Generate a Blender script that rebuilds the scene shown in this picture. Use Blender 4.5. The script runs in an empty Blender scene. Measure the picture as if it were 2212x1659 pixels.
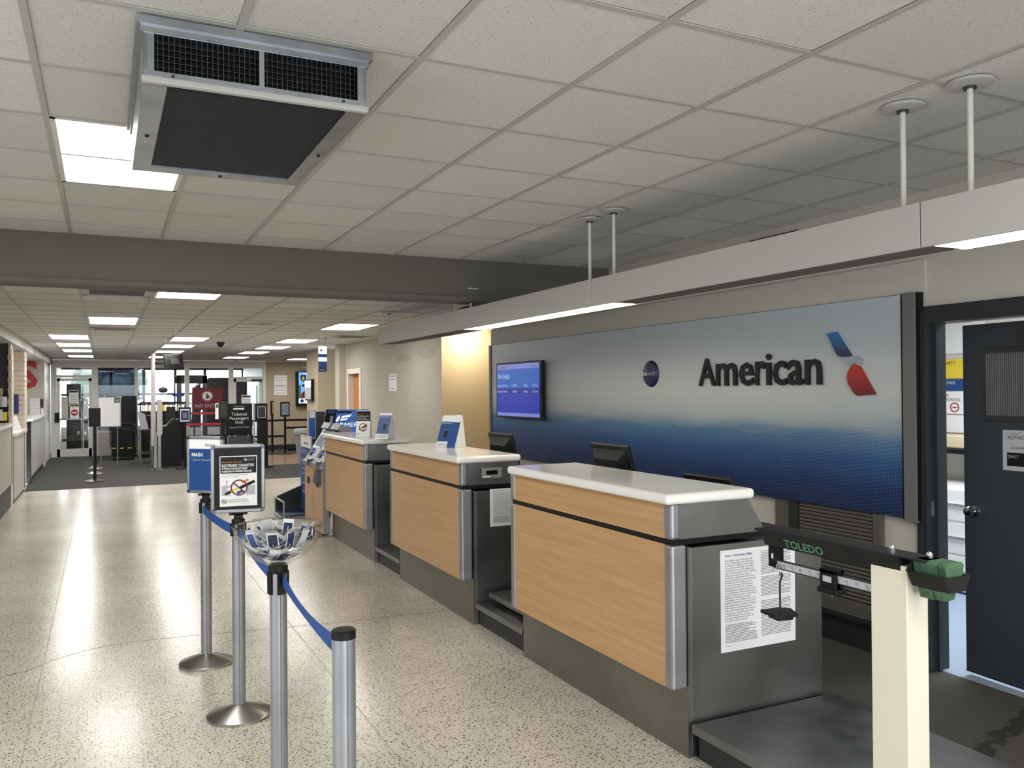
import bpy, bmesh, math, random
from mathutils import Vector, Matrix
random.seed(7)
S = bpy.context.scene
COL = S.collection
PI = math.pi
R = math.radians

# ------------------------------------------------------------------ camera, world, lamps, exposure
def _cam():
    yaw, pitch, roll = 0.454043501, 0.00735414, -0.0081202
    f = Vector((math.sin(yaw)*math.cos(pitch), math.cos(yaw)*math.cos(pitch), math.sin(pitch)))
    r = Vector((math.cos(yaw), -math.sin(yaw), 0)); u = r.cross(f)
    r2 = r*math.cos(roll)+u*math.sin(roll); u2 = u*math.cos(roll)-r*math.sin(roll)
    m = Matrix(((r2.x, u2.x, -f.x, 0), (r2.y, u2.y, -f.y, 0), (r2.z, u2.z, -f.z, 1.70), (0, 0, 0, 1)))
    c = bpy.data.cameras.new('camera'); o = bpy.data.objects.new('camera', c); COL.objects.link(o)
    c.sensor_width = 36; c.lens = 1809/2212*36; c.clip_start = .05; c.clip_end = 300
    o.matrix_world = m; S.camera = o
_cam()
W = bpy.data.worlds.new('sky'); S.world = W; W.use_nodes = True
_bg = W.node_tree.nodes['Background']; _bg.inputs[0].default_value = (.83, .92, 1, 1); _bg.inputs[1].default_value = 7.0
S.view_settings.view_transform = 'Standard'; S.view_settings.look = 'None'
S.view_settings.exposure = 0.8; S.view_settings.gamma = 1; S.view_settings.use_curve_mapping = False
def lamp(name, loc, rot, sx, sy, power, col):
    l = bpy.data.lights.new(name, 'AREA'); l.shape = 'RECTANGLE'; l.size = sx; l.size_y = sy; l.energy = power; l.color = col
    o = bpy.data.objects.new(name, l); o.location = loc; o.rotation_euler = rot; COL.objects.link(o); return o
# added area lamp before a closed wall, for assumed daylight from the left
lamp('added_side_fill', (-3.35, 1.2, 1.2), (0, R(-80), 0), 2.1, 5.2, 40, (.86, .93, 1))
lamp('fill_behind', (1.2, -3.8, 1.2), (R(80), 0, 0), 4.5, 2.0, 110, (.84, .92, 1))  # added cool fill behind the camera, brightens steel counter sides, mural and door
# added area lamp for the assumed lighting of the office behind the door
lamp('assumed_office_lamp', (5.6, 3.6, 2.5), (0, 0, 0), 1.2, 1.2, 45, (.95, .97, 1))
E_NEAR, E_FAR, E_BOX = 11.0, 9.0, 6.0

# ------------------------------------------------------------------ materials
def lin(c):
    return tuple(((v/255)/12.92 if v/255 <= .04045 else ((v/255+.055)/1.055)**2.4) for v in c)+(1,)
MATS = {}
def mat(name, col, rough=.55, metal=0, emit=0, spec=.5, bump=0, bscale=60, mott=0, mscale=3, aniso=None, coat=0):
    m = bpy.data.materials.new(name); m.use_nodes = True; nt = m.node_tree; b = nt.nodes['Principled BSDF']
    c = lin(col); b.inputs['Base Color'].default_value = c; b.inputs['Roughness'].default_value = rough
    b.inputs['Metallic'].default_value = metal; b.inputs['Specular IOR Level'].default_value = spec
    b.inputs['Coat Weight'].default_value = coat
    if emit: b.inputs['Emission Color'].default_value = c; b.inputs['Emission Strength'].default_value = emit
    if bump or mott:
        tc = nt.nodes.new('ShaderNodeTexCoord'); mp = nt.nodes.new('ShaderNodeMapping'); nt.links.new(tc.outputs['Object'], mp.inputs[0])
        if aniso: mp.inputs['Scale'].default_value = aniso
    if bump:
        n = nt.nodes.new('ShaderNodeTexNoise'); n.inputs['Scale'].default_value = bscale; n.inputs['Detail'].default_value = 3
        nt.links.new(mp.outputs[0], n.inputs[0]); bp = nt.nodes.new('ShaderNodeBump'); bp.inputs['Strength'].default_value = bump
        bp.inputs['Distance'].default_value = .01; nt.links.new(n.outputs[0], bp.inputs['Height']); nt.links.new(bp.outputs[0], b.inputs['Normal'])
    if mott:
        n = nt.nodes.new('ShaderNodeTexNoise'); n.inputs['Scale'].default_value = mscale; n.inputs['Detail'].default_value = 6
        nt.links.new(mp.outputs[0], n.inputs[0]); rp = nt.nodes.new('ShaderNodeValToRGB')
        rp.color_ramp.elements[0].position = .3; rp.color_ramp.elements[1].position = .7
        rp.color_ramp.elements[0].color = tuple(v*(1-mott) for v in c[:3])+(1,); rp.color_ramp.elements[1].color = tuple(min(1, v*(1+mott*.5)) for v in c[:3])+(1,)
        nt.links.new(n.outputs[0], rp.inputs[0]); nt.links.new(rp.outputs[0], b.inputs['Base Color'])
    MATS[name] = m; return m
def N(nt, t, **kw):
    n = nt.nodes.new(t)
    for k, v in kw.items(): setattr(n, k, v)
    return n
def mth(nt, op, a, b=None, clamp=False):
    n = N(nt, 'ShaderNodeMath', operation=op, use_clamp=clamp)
    for i, v in enumerate((a, b)):
        if v is None: continue
        if isinstance(v, (int, float)): n.inputs[i].default_value = v
        else: nt.links.new(v, n.inputs[i])
    return n.outputs[0]
def mixc(nt, fac, a, b):
    n = N(nt, 'ShaderNodeMix', data_type='RGBA')
    nt.links.new(fac, n.inputs[0])
    for i, v in ((6, a), (7, b)):
        if isinstance(v, tuple): n.inputs[i].default_value = v
        else: nt.links.new(v, n.inputs[i])
    return n.outputs[2]

def m_terrazzo():
    m = mat('terrazzo', (205, 192, 165), .22, spec=.5); nt = m.node_tree; b = nt.nodes['Principled BSDF']
    tc = N(nt, 'ShaderNodeTexCoord')
    big = N(nt, 'ShaderNodeTexNoise'); big.inputs['Scale'].default_value = .8; big.inputs['Detail'].default_value = 5; nt.links.new(tc.outputs['Object'], big.inputs[0])
    rp = N(nt, 'ShaderNodeValToRGB'); rp.color_ramp.elements[0].position = .3; rp.color_ramp.elements[1].position = .72
    rp.color_ramp.elements[0].color = lin((184, 179, 167)); rp.color_ramp.elements[1].color = lin((211, 206, 194)); nt.links.new(big.outputs[0], rp.inputs[0])
    col = rp.outputs[0]
    for sc, th, dark, keep in ((72, .30, (70, 62, 52), .5), (50, .24, (46, 41, 34), .34), (98, .32, (132, 118, 98), .5)):
        ds = N(nt, 'ShaderNodeTexNoise'); ds.inputs['Scale'].default_value = sc*.9; ds.inputs['Detail'].default_value = 1; nt.links.new(tc.outputs['Object'], ds.inputs[0])
        mx = N(nt, 'ShaderNodeMix', data_type='VECTOR'); mx.inputs[0].default_value = .008; nt.links.new(tc.outputs['Object'], mx.inputs[4]); nt.links.new(ds.outputs['Color'], mx.inputs[5])
        v = N(nt, 'ShaderNodeTexVoronoi'); v.inputs['Scale'].default_value = sc; nt.links.new(mx.outputs[1], v.inputs[0])
        sp = N(nt, 'ShaderNodeSeparateColor'); nt.links.new(v.outputs['Color'], sp.inputs[0])
        k = mth(nt, 'MULTIPLY', mth(nt, 'LESS_THAN', v.outputs['Distance'], th), mth(nt, 'LESS_THAN', sp.outputs[0], keep))
        col = mixc(nt, k, col, lin(dark))
    nt.links.new(col, b.inputs['Base Color'])
m_terrazzo()
def m_tile():
    m = mat('tile', (218, 212, 201), .9, spec=.2); nt = m.node_tree; b = nt.nodes['Principled BSDF']
    tc = N(nt, 'ShaderNodeTexCoord'); geo = N(nt, 'ShaderNodeNewGeometry')
    v = N(nt, 'ShaderNodeTexVoronoi'); v.inputs['Scale'].default_value = 110; nt.links.new(geo.outputs['Position'], v.inputs[0])
    sp = N(nt, 'ShaderNodeSeparateColor'); nt.links.new(v.outputs['Color'], sp.inputs[0])
    k = mth(nt, 'MULTIPLY', mth(nt, 'LESS_THAN', v.outputs['Distance'], .2), mth(nt, 'LESS_THAN', sp.outputs[0], .55))
    oi = N(nt, 'ShaderNodeObjectInfo'); rp = N(nt, 'ShaderNodeValToRGB'); rp.color_ramp.elements[0].color = lin((204, 203, 199)); rp.color_ramp.elements[1].color = lin((216, 215, 211))
    nt.links.new(oi.outputs['Random'], rp.inputs[0])
    nt.links.new(mixc(nt, k, rp.outputs[0], lin((112, 107, 99))), b.inputs['Base Color'])
    n = N(nt, 'ShaderNodeTexNoise'); n.inputs['Scale'].default_value = 220; nt.links.new(geo.outputs['Position'], n.inputs[0])
    bp = N(nt, 'ShaderNodeBump'); bp.inputs['Strength'].default_value = .35; bp.inputs['Distance'].default_value = .004; nt.links.new(n.outputs[0], bp.inputs['Height']); nt.links.new(bp.outputs[0], b.inputs['Normal'])
m_tile()
def m_wood():
    m = mat('wood', (208, 160, 104), .38, spec=.4); nt = m.node_tree; b = nt.nodes['Principled BSDF']
    tc = N(nt, 'ShaderNodeTexCoord'); mp = N(nt, 'ShaderNodeMapping'); mp.inputs['Scale'].default_value = (8, .7, 22); nt.links.new(tc.outputs['Object'], mp.inputs[0])
    n = N(nt, 'ShaderNodeTexNoise'); n.inputs['Scale'].default_value = 2.2; n.inputs['Detail'].default_value = 8; n.inputs['Roughness'].default_value = .62; nt.links.new(mp.outputs[0], n.inputs[0])
    rp = N(nt, 'ShaderNodeValToRGB'); rp.color_ramp.elements[0].position = .28; rp.color_ramp.elements[1].position = .72
    rp.color_ramp.elements[0].color = lin((182, 142, 98)); rp.color_ramp.elements[1].color = lin((204, 165, 118)); nt.links.new(n.outputs[0], rp.inputs[0]); nt.links.new(rp.outputs[0], b.inputs['Base Color'])
m_wood()
def m_steel(name, col, r0, r1, sc=(2, 2, 60), metal=1):
    m = mat(name, col, .35, metal); nt = m.node_tree; b = nt.nodes['Principled BSDF']
    tc = N(nt, 'ShaderNodeTexCoord'); mp = N(nt, 'ShaderNodeMapping'); mp.inputs['Scale'].default_value = sc; nt.links.new(tc.outputs['Object'], mp.inputs[0])
    n = N(nt, 'ShaderNodeTexNoise'); n.inputs['Scale'].default_value = 5; n.inputs['Detail'].default_value = 5; nt.links.new(mp.outputs[0], n.inputs[0])
    n2 = N(nt, 'ShaderNodeTexNoise'); n2.inputs['Scale'].default_value = 3; n2.inputs['Detail'].default_value = 6; nt.links.new(tc.outputs['Object'], n2.inputs[0])
    r = N(nt, 'ShaderNodeMapRange'); r.inputs[1].default_value = .3; r.inputs[2].default_value = .7; r.inputs[3].default_value = r0; r.inputs[4].default_value = r1
    nt.links.new(mth(nt, 'MULTIPLY', mth(nt, 'ADD', n.outputs[0], n2.outputs[0]), .5), r.inputs[0]); nt.links.new(r.outputs[0], b.inputs['Roughness'])
    c = lin(col); rp = N(nt, 'ShaderNodeValToRGB'); rp.color_ramp.elements[0].position = .35; rp.color_ramp.elements[1].position = .65
    rp.color_ramp.elements[0].color = tuple(v*.82 for v in c[:3])+(1,); rp.color_ramp.elements[1].color = c; nt.links.new(n2.outputs[0], rp.inputs[0]); nt.links.new(rp.outputs[0], b.inputs['Base Color'])
m_steel('steel', (150, 152, 152), .28, .5)
m_steel('kick', (150, 146, 140), .38, .6, (3, 3, 3))
m_steel('alu', (172, 174, 180), .46, .52, (2, 2, 2), .85)
m_steel('base_steel', (172, 170, 166), .28, .30, (6, 6, 6))
def m_mural():
    m = mat('mural', (140, 150, 160), .45); nt = m.node_tree; b = nt.nodes['Principled BSDF']
    geo = N(nt, 'ShaderNodeNewGeometry'); xyz = N(nt, 'ShaderNodeSeparateXYZ'); nt.links.new(geo.outputs['Position'], xyz.inputs[0]); y, z = xyz.outputs[1], xyz.outputs[2]
    nz = N(nt, 'ShaderNodeTexNoise'); mp = N(nt, 'ShaderNodeMapping'); mp.inputs['Scale'].default_value = (1, .35, 2.5); nt.links.new(geo.outputs['Position'], mp.inputs[0]); nt.links.new(mp.outputs[0], nz.inputs[0])
    zz = mth(nt, 'ADD', z, mth(nt, 'MULTIPLY', mth(nt, 'SUBTRACT', nz.outputs[0], .5), .10))
    rp = N(nt, 'ShaderNodeValToRGB'); t = mth(nt, 'DIVIDE', mth(nt, 'SUBTRACT', zz, .90), 1.37, True); nt.links.new(t, rp.inputs[0])
    e = rp.color_ramp.elements
    stops = ((0, (14, 36, 80)), (.12, (18, 48, 102)), (.24, (32, 82, 140)), (.345, (78, 120, 158)), (.44, (184, 194, 196)), (.56, (206, 210, 209)), (.80, (188, 196, 204)), (1, (190, 198, 206)))
    e[0].position = 0; e[0].color = lin(stops[0][1]); e[1].position = 1; e[1].color = lin(stops[-1][1])
    for p, c in stops[1:-1]: k = e.new(p); k.color = lin(c)
    al = mth(nt, 'ADD', mth(nt, 'MULTIPLY', y, .80), mth(nt, 'MULTIPLY', z, .60)); ac = mth(nt, 'SUBTRACT', mth(nt, 'MULTIPLY', z, .80), mth(nt, 'MULTIPLY', y, .60))
    rw = mth(nt, 'DIVIDE', ac, .017); fl = mth(nt, 'FLOOR', rw)
    a = mth(nt, 'FRACT', mth(nt, 'ADD', mth(nt, 'DIVIDE', al, .032), mth(nt, 'MULTIPLY', fl, .5)))
    d = mth(nt, 'MULTIPLY', mth(nt, 'LESS_THAN', a, .55), mth(nt, 'LESS_THAN', mth(nt, 'FRACT', rw), .36))
    env = N(nt, 'ShaderNodeValToRGB'); nt.links.new(t, env.inputs[0]); q = env.color_ramp.elements
    q[0].color = (.10,)*3+(1,); q[1].color = (0,)*3+(1,); q[1].position = .56
    for p, v in ((.3, .22), (.44, .5), (.5, .3)): k = q.new(p); k.color = (v,)*3+(1,)
    fade = mth(nt, 'DIVIDE', mth(nt, 'SUBTRACT', 8.4, y), 5.0, True)
    sp = N(nt, 'ShaderNodeSeparateColor'); nt.links.new(env.outputs[0], sp.inputs[0])
    k = mth(nt, 'MULTIPLY', mth(nt, 'MULTIPLY', d, sp.outputs[0]), fade)
    nt.links.new(mixc(nt, k, rp.outputs[0], lin((190, 204, 218))), b.inputs['Base Color'])
m_mural()
def m_print(name, z0, c0, z1, c1):   # a printed colour run from one height to another
    m = mat(name, c0, .4); nt = m.node_tree; b = nt.nodes['Principled BSDF']; g = N(nt, 'ShaderNodeNewGeometry'); x = N(nt, 'ShaderNodeSeparateXYZ'); nt.links.new(g.outputs['Position'], x.inputs[0])
    nt.links.new(mixc(nt, mth(nt, 'DIVIDE', mth(nt, 'SUBTRACT', x.outputs[2], z0), z1-z0, True), lin(c0), lin(c1)), b.inputs['Base Color'])
m_print('blade_blue', 1.92, (28, 46, 84), 2.05, (34, 112, 176)); m_print('blade_red', 1.66, (120, 34, 34), 1.80, (184, 48, 46)); mat('silver_paint', (168, 172, 178), .4)
def m_glass(name, tint=(1, 1, 1), gl=.1, rough=0.0):
    m = bpy.data.materials.new(name); m.use_nodes = True; nt = m.node_tree; nt.nodes.remove(nt.nodes['Principled BSDF'])
    o = nt.nodes['Material Output']; t = N(nt, 'ShaderNodeBsdfTransparent'); t.inputs[0].default_value = tint+(1,)
    g = N(nt, 'ShaderNodeBsdfGlossy'); g.inputs['Roughness'].default_value = rough; lw = N(nt, 'ShaderNodeLayerWeight'); lw.inputs[0].default_value = .5
    mx = N(nt, 'ShaderNodeMixShader'); nt.links.new(mth(nt, 'ADD', mth(nt, 'MULTIPLY', mth(nt, 'POWER', lw.outputs[1], 4), gl*5), .035, True), mx.inputs[0]); nt.links.new(t.outputs[0], mx.inputs[1]); nt.links.new(g.outputs[0], mx.inputs[2]); nt.links.new(mx.outputs[0], o.inputs[0]); MATS[name] = m
m_glass('glass', (.96, .97, .97), .1)
m_glass('bowl', (.975, .98, .98), .10); m_glass('bowl_rim', (.80, .82, .83), .35)
m_glass('dark_glass', (.28, .32, .42), .08)
m_glass('clear', (.9, .92, .93), .12)
def m_stained():
    m = mat('grey_wall', (176, 170, 158), .8); nt = m.node_tree; b = nt.nodes['Principled BSDF']
    geo = N(nt, 'ShaderNodeNewGeometry'); mp = N(nt, 'ShaderNodeMapping'); mp.inputs['Scale'].default_value = (0, .32, 1); nt.links.new(geo.outputs['Position'], mp.inputs[0])
    n = N(nt, 'ShaderNodeTexNoise'); n.inputs['Scale'].default_value = 7; n.inputs['Detail'].default_value = 5; nt.links.new(mp.outputs[0], n.inputs[0])
    dv = N(nt, 'ShaderNodeVectorMath', operation='MULTIPLY_ADD'); nt.links.new(n.outputs['Color'], dv.inputs[0]); dv.inputs[1].default_value = (0, .16, .16); nt.links.new(mp.outputs[0], dv.inputs[2])
    fac = None
    for (yy, zz, r) in ((12.75, 2.22, .055), (12.45, 2.21, .06), (11.55, 2.26, .10)):
        d = N(nt, 'ShaderNodeVectorMath', operation='DISTANCE'); nt.links.new(dv.outputs[0], d.inputs[0]); d.inputs[1].default_value = (0, yy*.32+.08, zz+.08)
        ring = mth(nt, 'SUBTRACT', 1, mth(nt, 'MULTIPLY', mth(nt, 'ABSOLUTE', mth(nt, 'SUBTRACT', d.outputs['Value'], r)), 70), True)
        k = mth(nt, 'MAXIMUM', ring, mth(nt, 'MULTIPLY', mth(nt, 'LESS_THAN', d.outputs['Value'], r), .55)); fac = k if fac is None else mth(nt, 'MAXIMUM', fac, k)
    n3 = N(nt, 'ShaderNodeTexNoise'); n3.inputs['Scale'].default_value = 1.4; n3.inputs['Detail'].default_value = 4; nt.links.new(geo.outputs['Position'], n3.inputs[0])
    base = mixc(nt, n3.outputs[0], lin((166, 160, 148)), lin((184, 178, 166)))
    nt.links.new(mixc(nt, mth(nt, 'MULTIPLY', fac, .6), base, lin((136, 130, 116))), b.inputs['Base Color'])
m_stained()
def m_backfloor():
    m = mat('back_carpet', (70, 66, 58), .85); nt = m.node_tree; b = nt.nodes['Principled BSDF']
    g = N(nt, 'ShaderNodeTexCoord'); x = N(nt, 'ShaderNodeSeparateXYZ'); nt.links.new(g.outputs['Object'], x.inputs[0])
    mp = N(nt, 'ShaderNodeMapping'); mp.inputs['Scale'].default_value = (2.5, 5, 1); nt.links.new(g.outputs['Object'], mp.inputs[0])
    n = N(nt, 'ShaderNodeTexNoise'); n.inputs['Scale'].default_value = 3; n.inputs['Detail'].default_value = 6; nt.links.new(mp.outputs[0], n.inputs[0])
    # a damp tongue running across the floor in front of the door
    a = mth(nt, 'ADD', mth(nt, 'MULTIPLY', mth(nt, 'SUBTRACT', x.outputs[0], 3.45), -.25), mth(nt, 'MULTIPLY', mth(nt, 'SUBTRACT', x.outputs[1], 2.51), .97))
    w = mth(nt, 'ABSOLUTE', mth(nt, 'SUBTRACT', a, mth(nt, 'MULTIPLY', mth(nt, 'SUBTRACT', n.outputs[0], .5), .34)))
    k = mth(nt, 'MULTIPLY', mth(nt, 'LESS_THAN', w, .05), mth(nt, 'GREATER_THAN', x.outputs[0], 3.35))
    nt.links.new(mixc(nt, k, lin((74, 72, 67)), lin((40, 39, 35))), b.inputs['Base Color'])
m_backfloor()
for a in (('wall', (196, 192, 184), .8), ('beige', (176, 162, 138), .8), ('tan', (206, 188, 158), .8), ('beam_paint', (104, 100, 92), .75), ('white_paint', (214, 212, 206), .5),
          ('tee', (176, 174, 168), .5), ('box_paint', (182, 180, 177), .5), ('black', (13, 13, 15), .5, 0, 0, .3), ('black_matte', (12, 12, 13), .8, 0, 0, .2), ('dark_grey', (40, 42, 44), .5), ('trim_grey', (112, 112, 112), .45), ('green_print', (84, 140, 98), .6),
          ('slab', (244, 243, 240), .12), ('grey_plastic', (140, 142, 144), .5), ('paper', (236, 237, 242), .8), ('ink', (58, 60, 66), .8), ('ink_light', (120, 122, 130), .8), ('blue_ink', (40, 84, 150), .7),
          ('blue', (20, 70, 136), .45), ('royal', (24, 74, 146), .6), ('navy', (24, 44, 92), .5), ('white', (240, 240, 240), .6), ('green', (62, 104, 74), .6), ('post_cream', (232, 226, 208), .4),
          ('door_paint', (48, 54, 63), .5), ('frame_paint', (42, 46, 50), .45), ('shutter', (92, 90, 82), .5), ('brick', (200, 186, 172), .7), ('red', (176, 40, 40), .5), ('maroon', (112, 32, 40), .6),
          ('gold', (196, 140, 40), .6), ('orange_wood', (186, 122, 66), .5), ('screen_black', (10, 11, 13), .12), ('dark_wall', (62, 62, 62), .8), ('yellow', (236, 208, 60), .7), ('cream', (226, 214, 180), .7),
          ('orange', (224, 140, 60), .6), ('bag_grey', (186, 188, 194), .7), ('tree', (70, 80, 72), .9), ('asphalt', (120, 120, 118), .9), ('carpet_plain', (84, 82, 80), .95), ('seam', (150, 140, 122), .5), ('trim_white', (216, 210, 198), .5), ('pillar_paint', (188, 180, 166), .7), ('brown_tile', (150, 124, 104), .25), ('disc', (44, 40, 84), .35), ('wheel', (30, 30, 30), .8), ('pale_blue', (150, 168, 190), .7)):
    mat(*a)
mat('weight_green', (70, 106, 78), .6, mott=.45, mscale=28); mat('chrome', (214, 216, 220), .12, 1); mat('gunmetal', (92, 94, 98), .35, 1); mat('zinc', (168, 172, 178), .38, 1, mott=.25, mscale=9)
mat('charcoal', (21, 22, 24), .5, spec=.35); mat('mesh_dark', (54, 54, 54), .7); mat('carpet', (58, 57, 56), .95, bump=.5, bscale=400, mott=.12, mscale=60)
mat('belt', (24, 80, 158), .65, bump=.25, bscale=40, aniso=(1, 1, 40))
for n, c, s in (('lit_near', (255, 252, 246), E_NEAR), ('lit_far', (255, 251, 244), E_FAR), ('lit_box', (255, 244, 218), E_BOX), ('lit_assumed_lamp', (255, 240, 208), 320), ('lit_globe', (255, 244, 226), 6),
                ('scr_top', (128, 140, 214), .42), ('scr_mid', (30, 98, 196), .42), ('scr_row', (20, 34, 150), .42), ('scr_low', (20, 50, 186), .40), ('scr_txt', (170, 190, 240), .6), ('scr_bar', (138, 146, 218), .42),
                ('ad_blue', (52, 92, 160), .35), ('ad_sky', (104, 160, 226), .5), ('ad_white', (240, 240, 244), .6), ('led_blue', (60, 100, 240), .4), ('ad_green', (70, 90, 60), .3)):
    mat(n, c, .4, emit=s)
    if n.startswith('scr'): MATS[n].node_tree.nodes['Principled BSDF'].inputs['Base Color'].default_value = (.01, .01, .02, 1)
MATS['white_emit'] = MATS['ad_white']

# ------------------------------------------------------------------ mesh and scene helpers
def root_loc(o):
    v = Vector((0, 0, 0))
    while o is not None: v += o.location; o = o.parent
    return v
class B:
    """collects shapes, then links them as ONE mesh object"""
    def __init__(s): s.bm = bmesh.new()
    def box(s, x0, x1, y0, y1, z0, z1, bev=0, seg=2):
        g = bmesh.ops.create_cube(s.bm, size=1); vs = g['verts']
        bmesh.ops.scale(s.bm, vec=(x1-x0, y1-y0, z1-z0), verts=vs); bmesh.ops.translate(s.bm, vec=((x0+x1)/2, (y0+y1)/2, (z0+z1)/2), verts=vs)
        if bev:
            es = list({e for v in vs for e in v.link_edges}); bmesh.ops.bevel(s.bm, geom=es, offset=bev, segments=seg, affect='EDGES', profile=.5)
        return s
    def obox(s, M, sx, sy, sz, bev=0):
        n0 = set(s.bm.verts); s.box(-sx/2, sx/2, -sy/2, sy/2, -sz/2, sz/2, bev)
        vs = [v for v in s.bm.verts if v not in n0]; bmesh.ops.transform(s.bm, matrix=M, verts=vs); return s
    def cyl(s, p0, p1, r, r2=None, n=14, caps=True):
        p0, p1 = Vector(p0), Vector(p1); d = p1-p0; L = d.length
        M = Matrix.Translation((p0+p1)/2) @ d.to_track_quat('Z', 'Y').to_matrix().to_4x4()
        bmesh.ops.create_cone(s.bm, cap_ends=caps, segments=n, radius1=r, radius2=r if r2 is None else r2, depth=L, matrix=M); return s
    def lathe(s, prof, c, n=32, axis='z', close=False):
        rings = []
        for (r, h) in prof:
            ring = []
            for k in range(n):
                a = 2*PI*k/n; x, y = r*math.cos(a), r*math.sin(a)
                p = (c[0]+x, c[1]+y, c[2]+h) if axis == 'z' else ((c[0]+x, c[1]+h, c[2]+y) if axis == 'y' else (c[0]+h, c[1]+x, c[2]+y))
                ring.append(s.bm.verts.new(p))
            rings.append(ring)
        for a, b in zip(rings, rings[1:]):
            for k in range(n): s.bm.faces.new((a[k], a[(k+1) % n], b[(k+1) % n], b[k]))
        for rg, pr in ((rings[0], prof[0]), (rings[-1], prof[-1])):
            if pr[0] > 1e-5 and not close: s.bm.faces.new(rg)
        return s
    def prism(s, pts, axis, a0, a1):
        def P(p, a): return (a, p[0], p[1]) if axis == 'x' else ((p[0], a, p[1]) if axis == 'y' else (p[0], p[1], a))
        f0 = [s.bm.verts.new(P(p, a0)) for p in pts]; f1 = [s.bm.verts.new(P(p, a1)) for p in pts]
        s.bm.faces.new(f0); s.bm.faces.new(f1[::-1]); n = len(pts)
        for i in range(n): s.bm.faces.new((f0[i], f0[(i+1) % n], f1[(i+1) % n], f1[i]))
        return s
    def tube(s, pts, r, n=8):
        for a, b in zip(pts, pts[1:]): s.cyl(a, b, r, n=n)
        for p in pts[1:-1]:
            bmesh.ops.create_uvsphere(s.bm, u_segments=n, v_segments=5, radius=r, matrix=Matrix.Translation(p))
        return s
    def ball(s, c, r, sc=(1, 1, 1), n=16):
        bmesh.ops.create_uvsphere(s.bm, u_segments=n, v_segments=n//2, radius=r, matrix=Matrix.Translation(c) @ Matrix.Diagonal((*sc, 1))); return s
    def ring(s, c, r0, r1, axis, a0, a1, n=28):
        prev = None; f = []
        for k in range(n):
            t = 2*PI*k/n; q = []
            for r in (r0, r1):
                for a in (a0, a1):
                    u, v = r*math.cos(t), r*math.sin(t)
                    q.append(s.bm.verts.new((a, c[0]+u, c[1]+v) if axis == 'x' else ((c[0]+u, a, c[1]+v) if axis == 'y' else (c[0]+u, c[1]+v, a))))
            f.append(q)
        for k in range(n):
            a, b = f[k], f[(k+1) % n]
            for i, j in ((0, 1), (1, 3), (3, 2), (2, 0)): s.bm.faces.new((a[i], a[j], b[j], b[i]))
        return s
    def build(s, name, m, parent=None, smooth=False, local=False):
        if parent is not None and not local:
            bmesh.ops.translate(s.bm, vec=-root_loc(parent), verts=s.bm.verts)
        bmesh.ops.recalc_face_normals(s.bm, faces=s.bm.faces)
        me = bpy.data.meshes.new(name); s.bm.to_mesh(me); s.bm.free()
        for k in (m if isinstance(m, (list, tuple)) else [m]): me.materials.append(MATS[k])
        if smooth:
            me.polygons.foreach_set('use_smooth', [True]*len(me.polygons))
            try: me.set_sharp_from_angle(angle=R(35))
            except Exception: pass
        o = bpy.data.objects.new(name, me); COL.objects.link(o)
        if parent is not None: o.parent = parent
        return o
def thing(name, label, cat, loc=(0, 0, 0), group=None, rz=0):
    o = bpy.data.objects.new(name, None); o.empty_display_size = .1; COL.objects.link(o); o.location = loc; o.rotation_euler = (0, 0, rz)
    o['label'] = label; o['category'] = cat
    if group: o['group'] = group
    return o
def tag(o, label, cat, group=None):
    o['label'] = label; o['category'] = cat
    if group: o['group'] = group
    return o
def struct(name, b, m, parent=None, smooth=False):
    o = b.build(name, m, parent, smooth)
    if parent is None: o['kind'] = 'structure'
    return o
def kids(o): return [c for c in ALLKIDS.get(o, []) ] if False else [c for c in COL.objects if c.parent == o]
def copy_tree(o, parent=None):
    c = o.copy(); COL.objects.link(c)
    if parent is not None: c.parent = parent
    for ch in kids(o): copy_tree(ch, c)
    return c
FACE = {'-y': (PI/2, 0, 0), '-x': (PI/2, 0, -PI/2), '+x': (PI/2, 0, PI/2), '+z': (0, 0, 0)}
def text(name, body, loc, face, size, m, parent=None, sx=1, align='LEFT', ext=0, off=0, lead=1, local=False, rot=None):
    c = bpy.data.curves.new(name, 'FONT'); c.body = body; c.size = size; c.align_x = align; c.extrude = ext; c.offset = off; c.space_line = lead; c.resolution_u = 2
    c.materials.append(MATS[m]); o = bpy.data.objects.new(name, c); COL.objects.link(o)
    o.rotation_euler = rot or FACE[face]; o.scale = (sx, 1, 1); o.location = Vector(loc)
    if parent is not None:
        o.parent = parent
        if not local: o.location = Vector(loc)-root_loc(parent)
    return o
def bx(name, m, parent, *a, **k): return B().box(*a, **k).build(name, m, parent)

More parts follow.
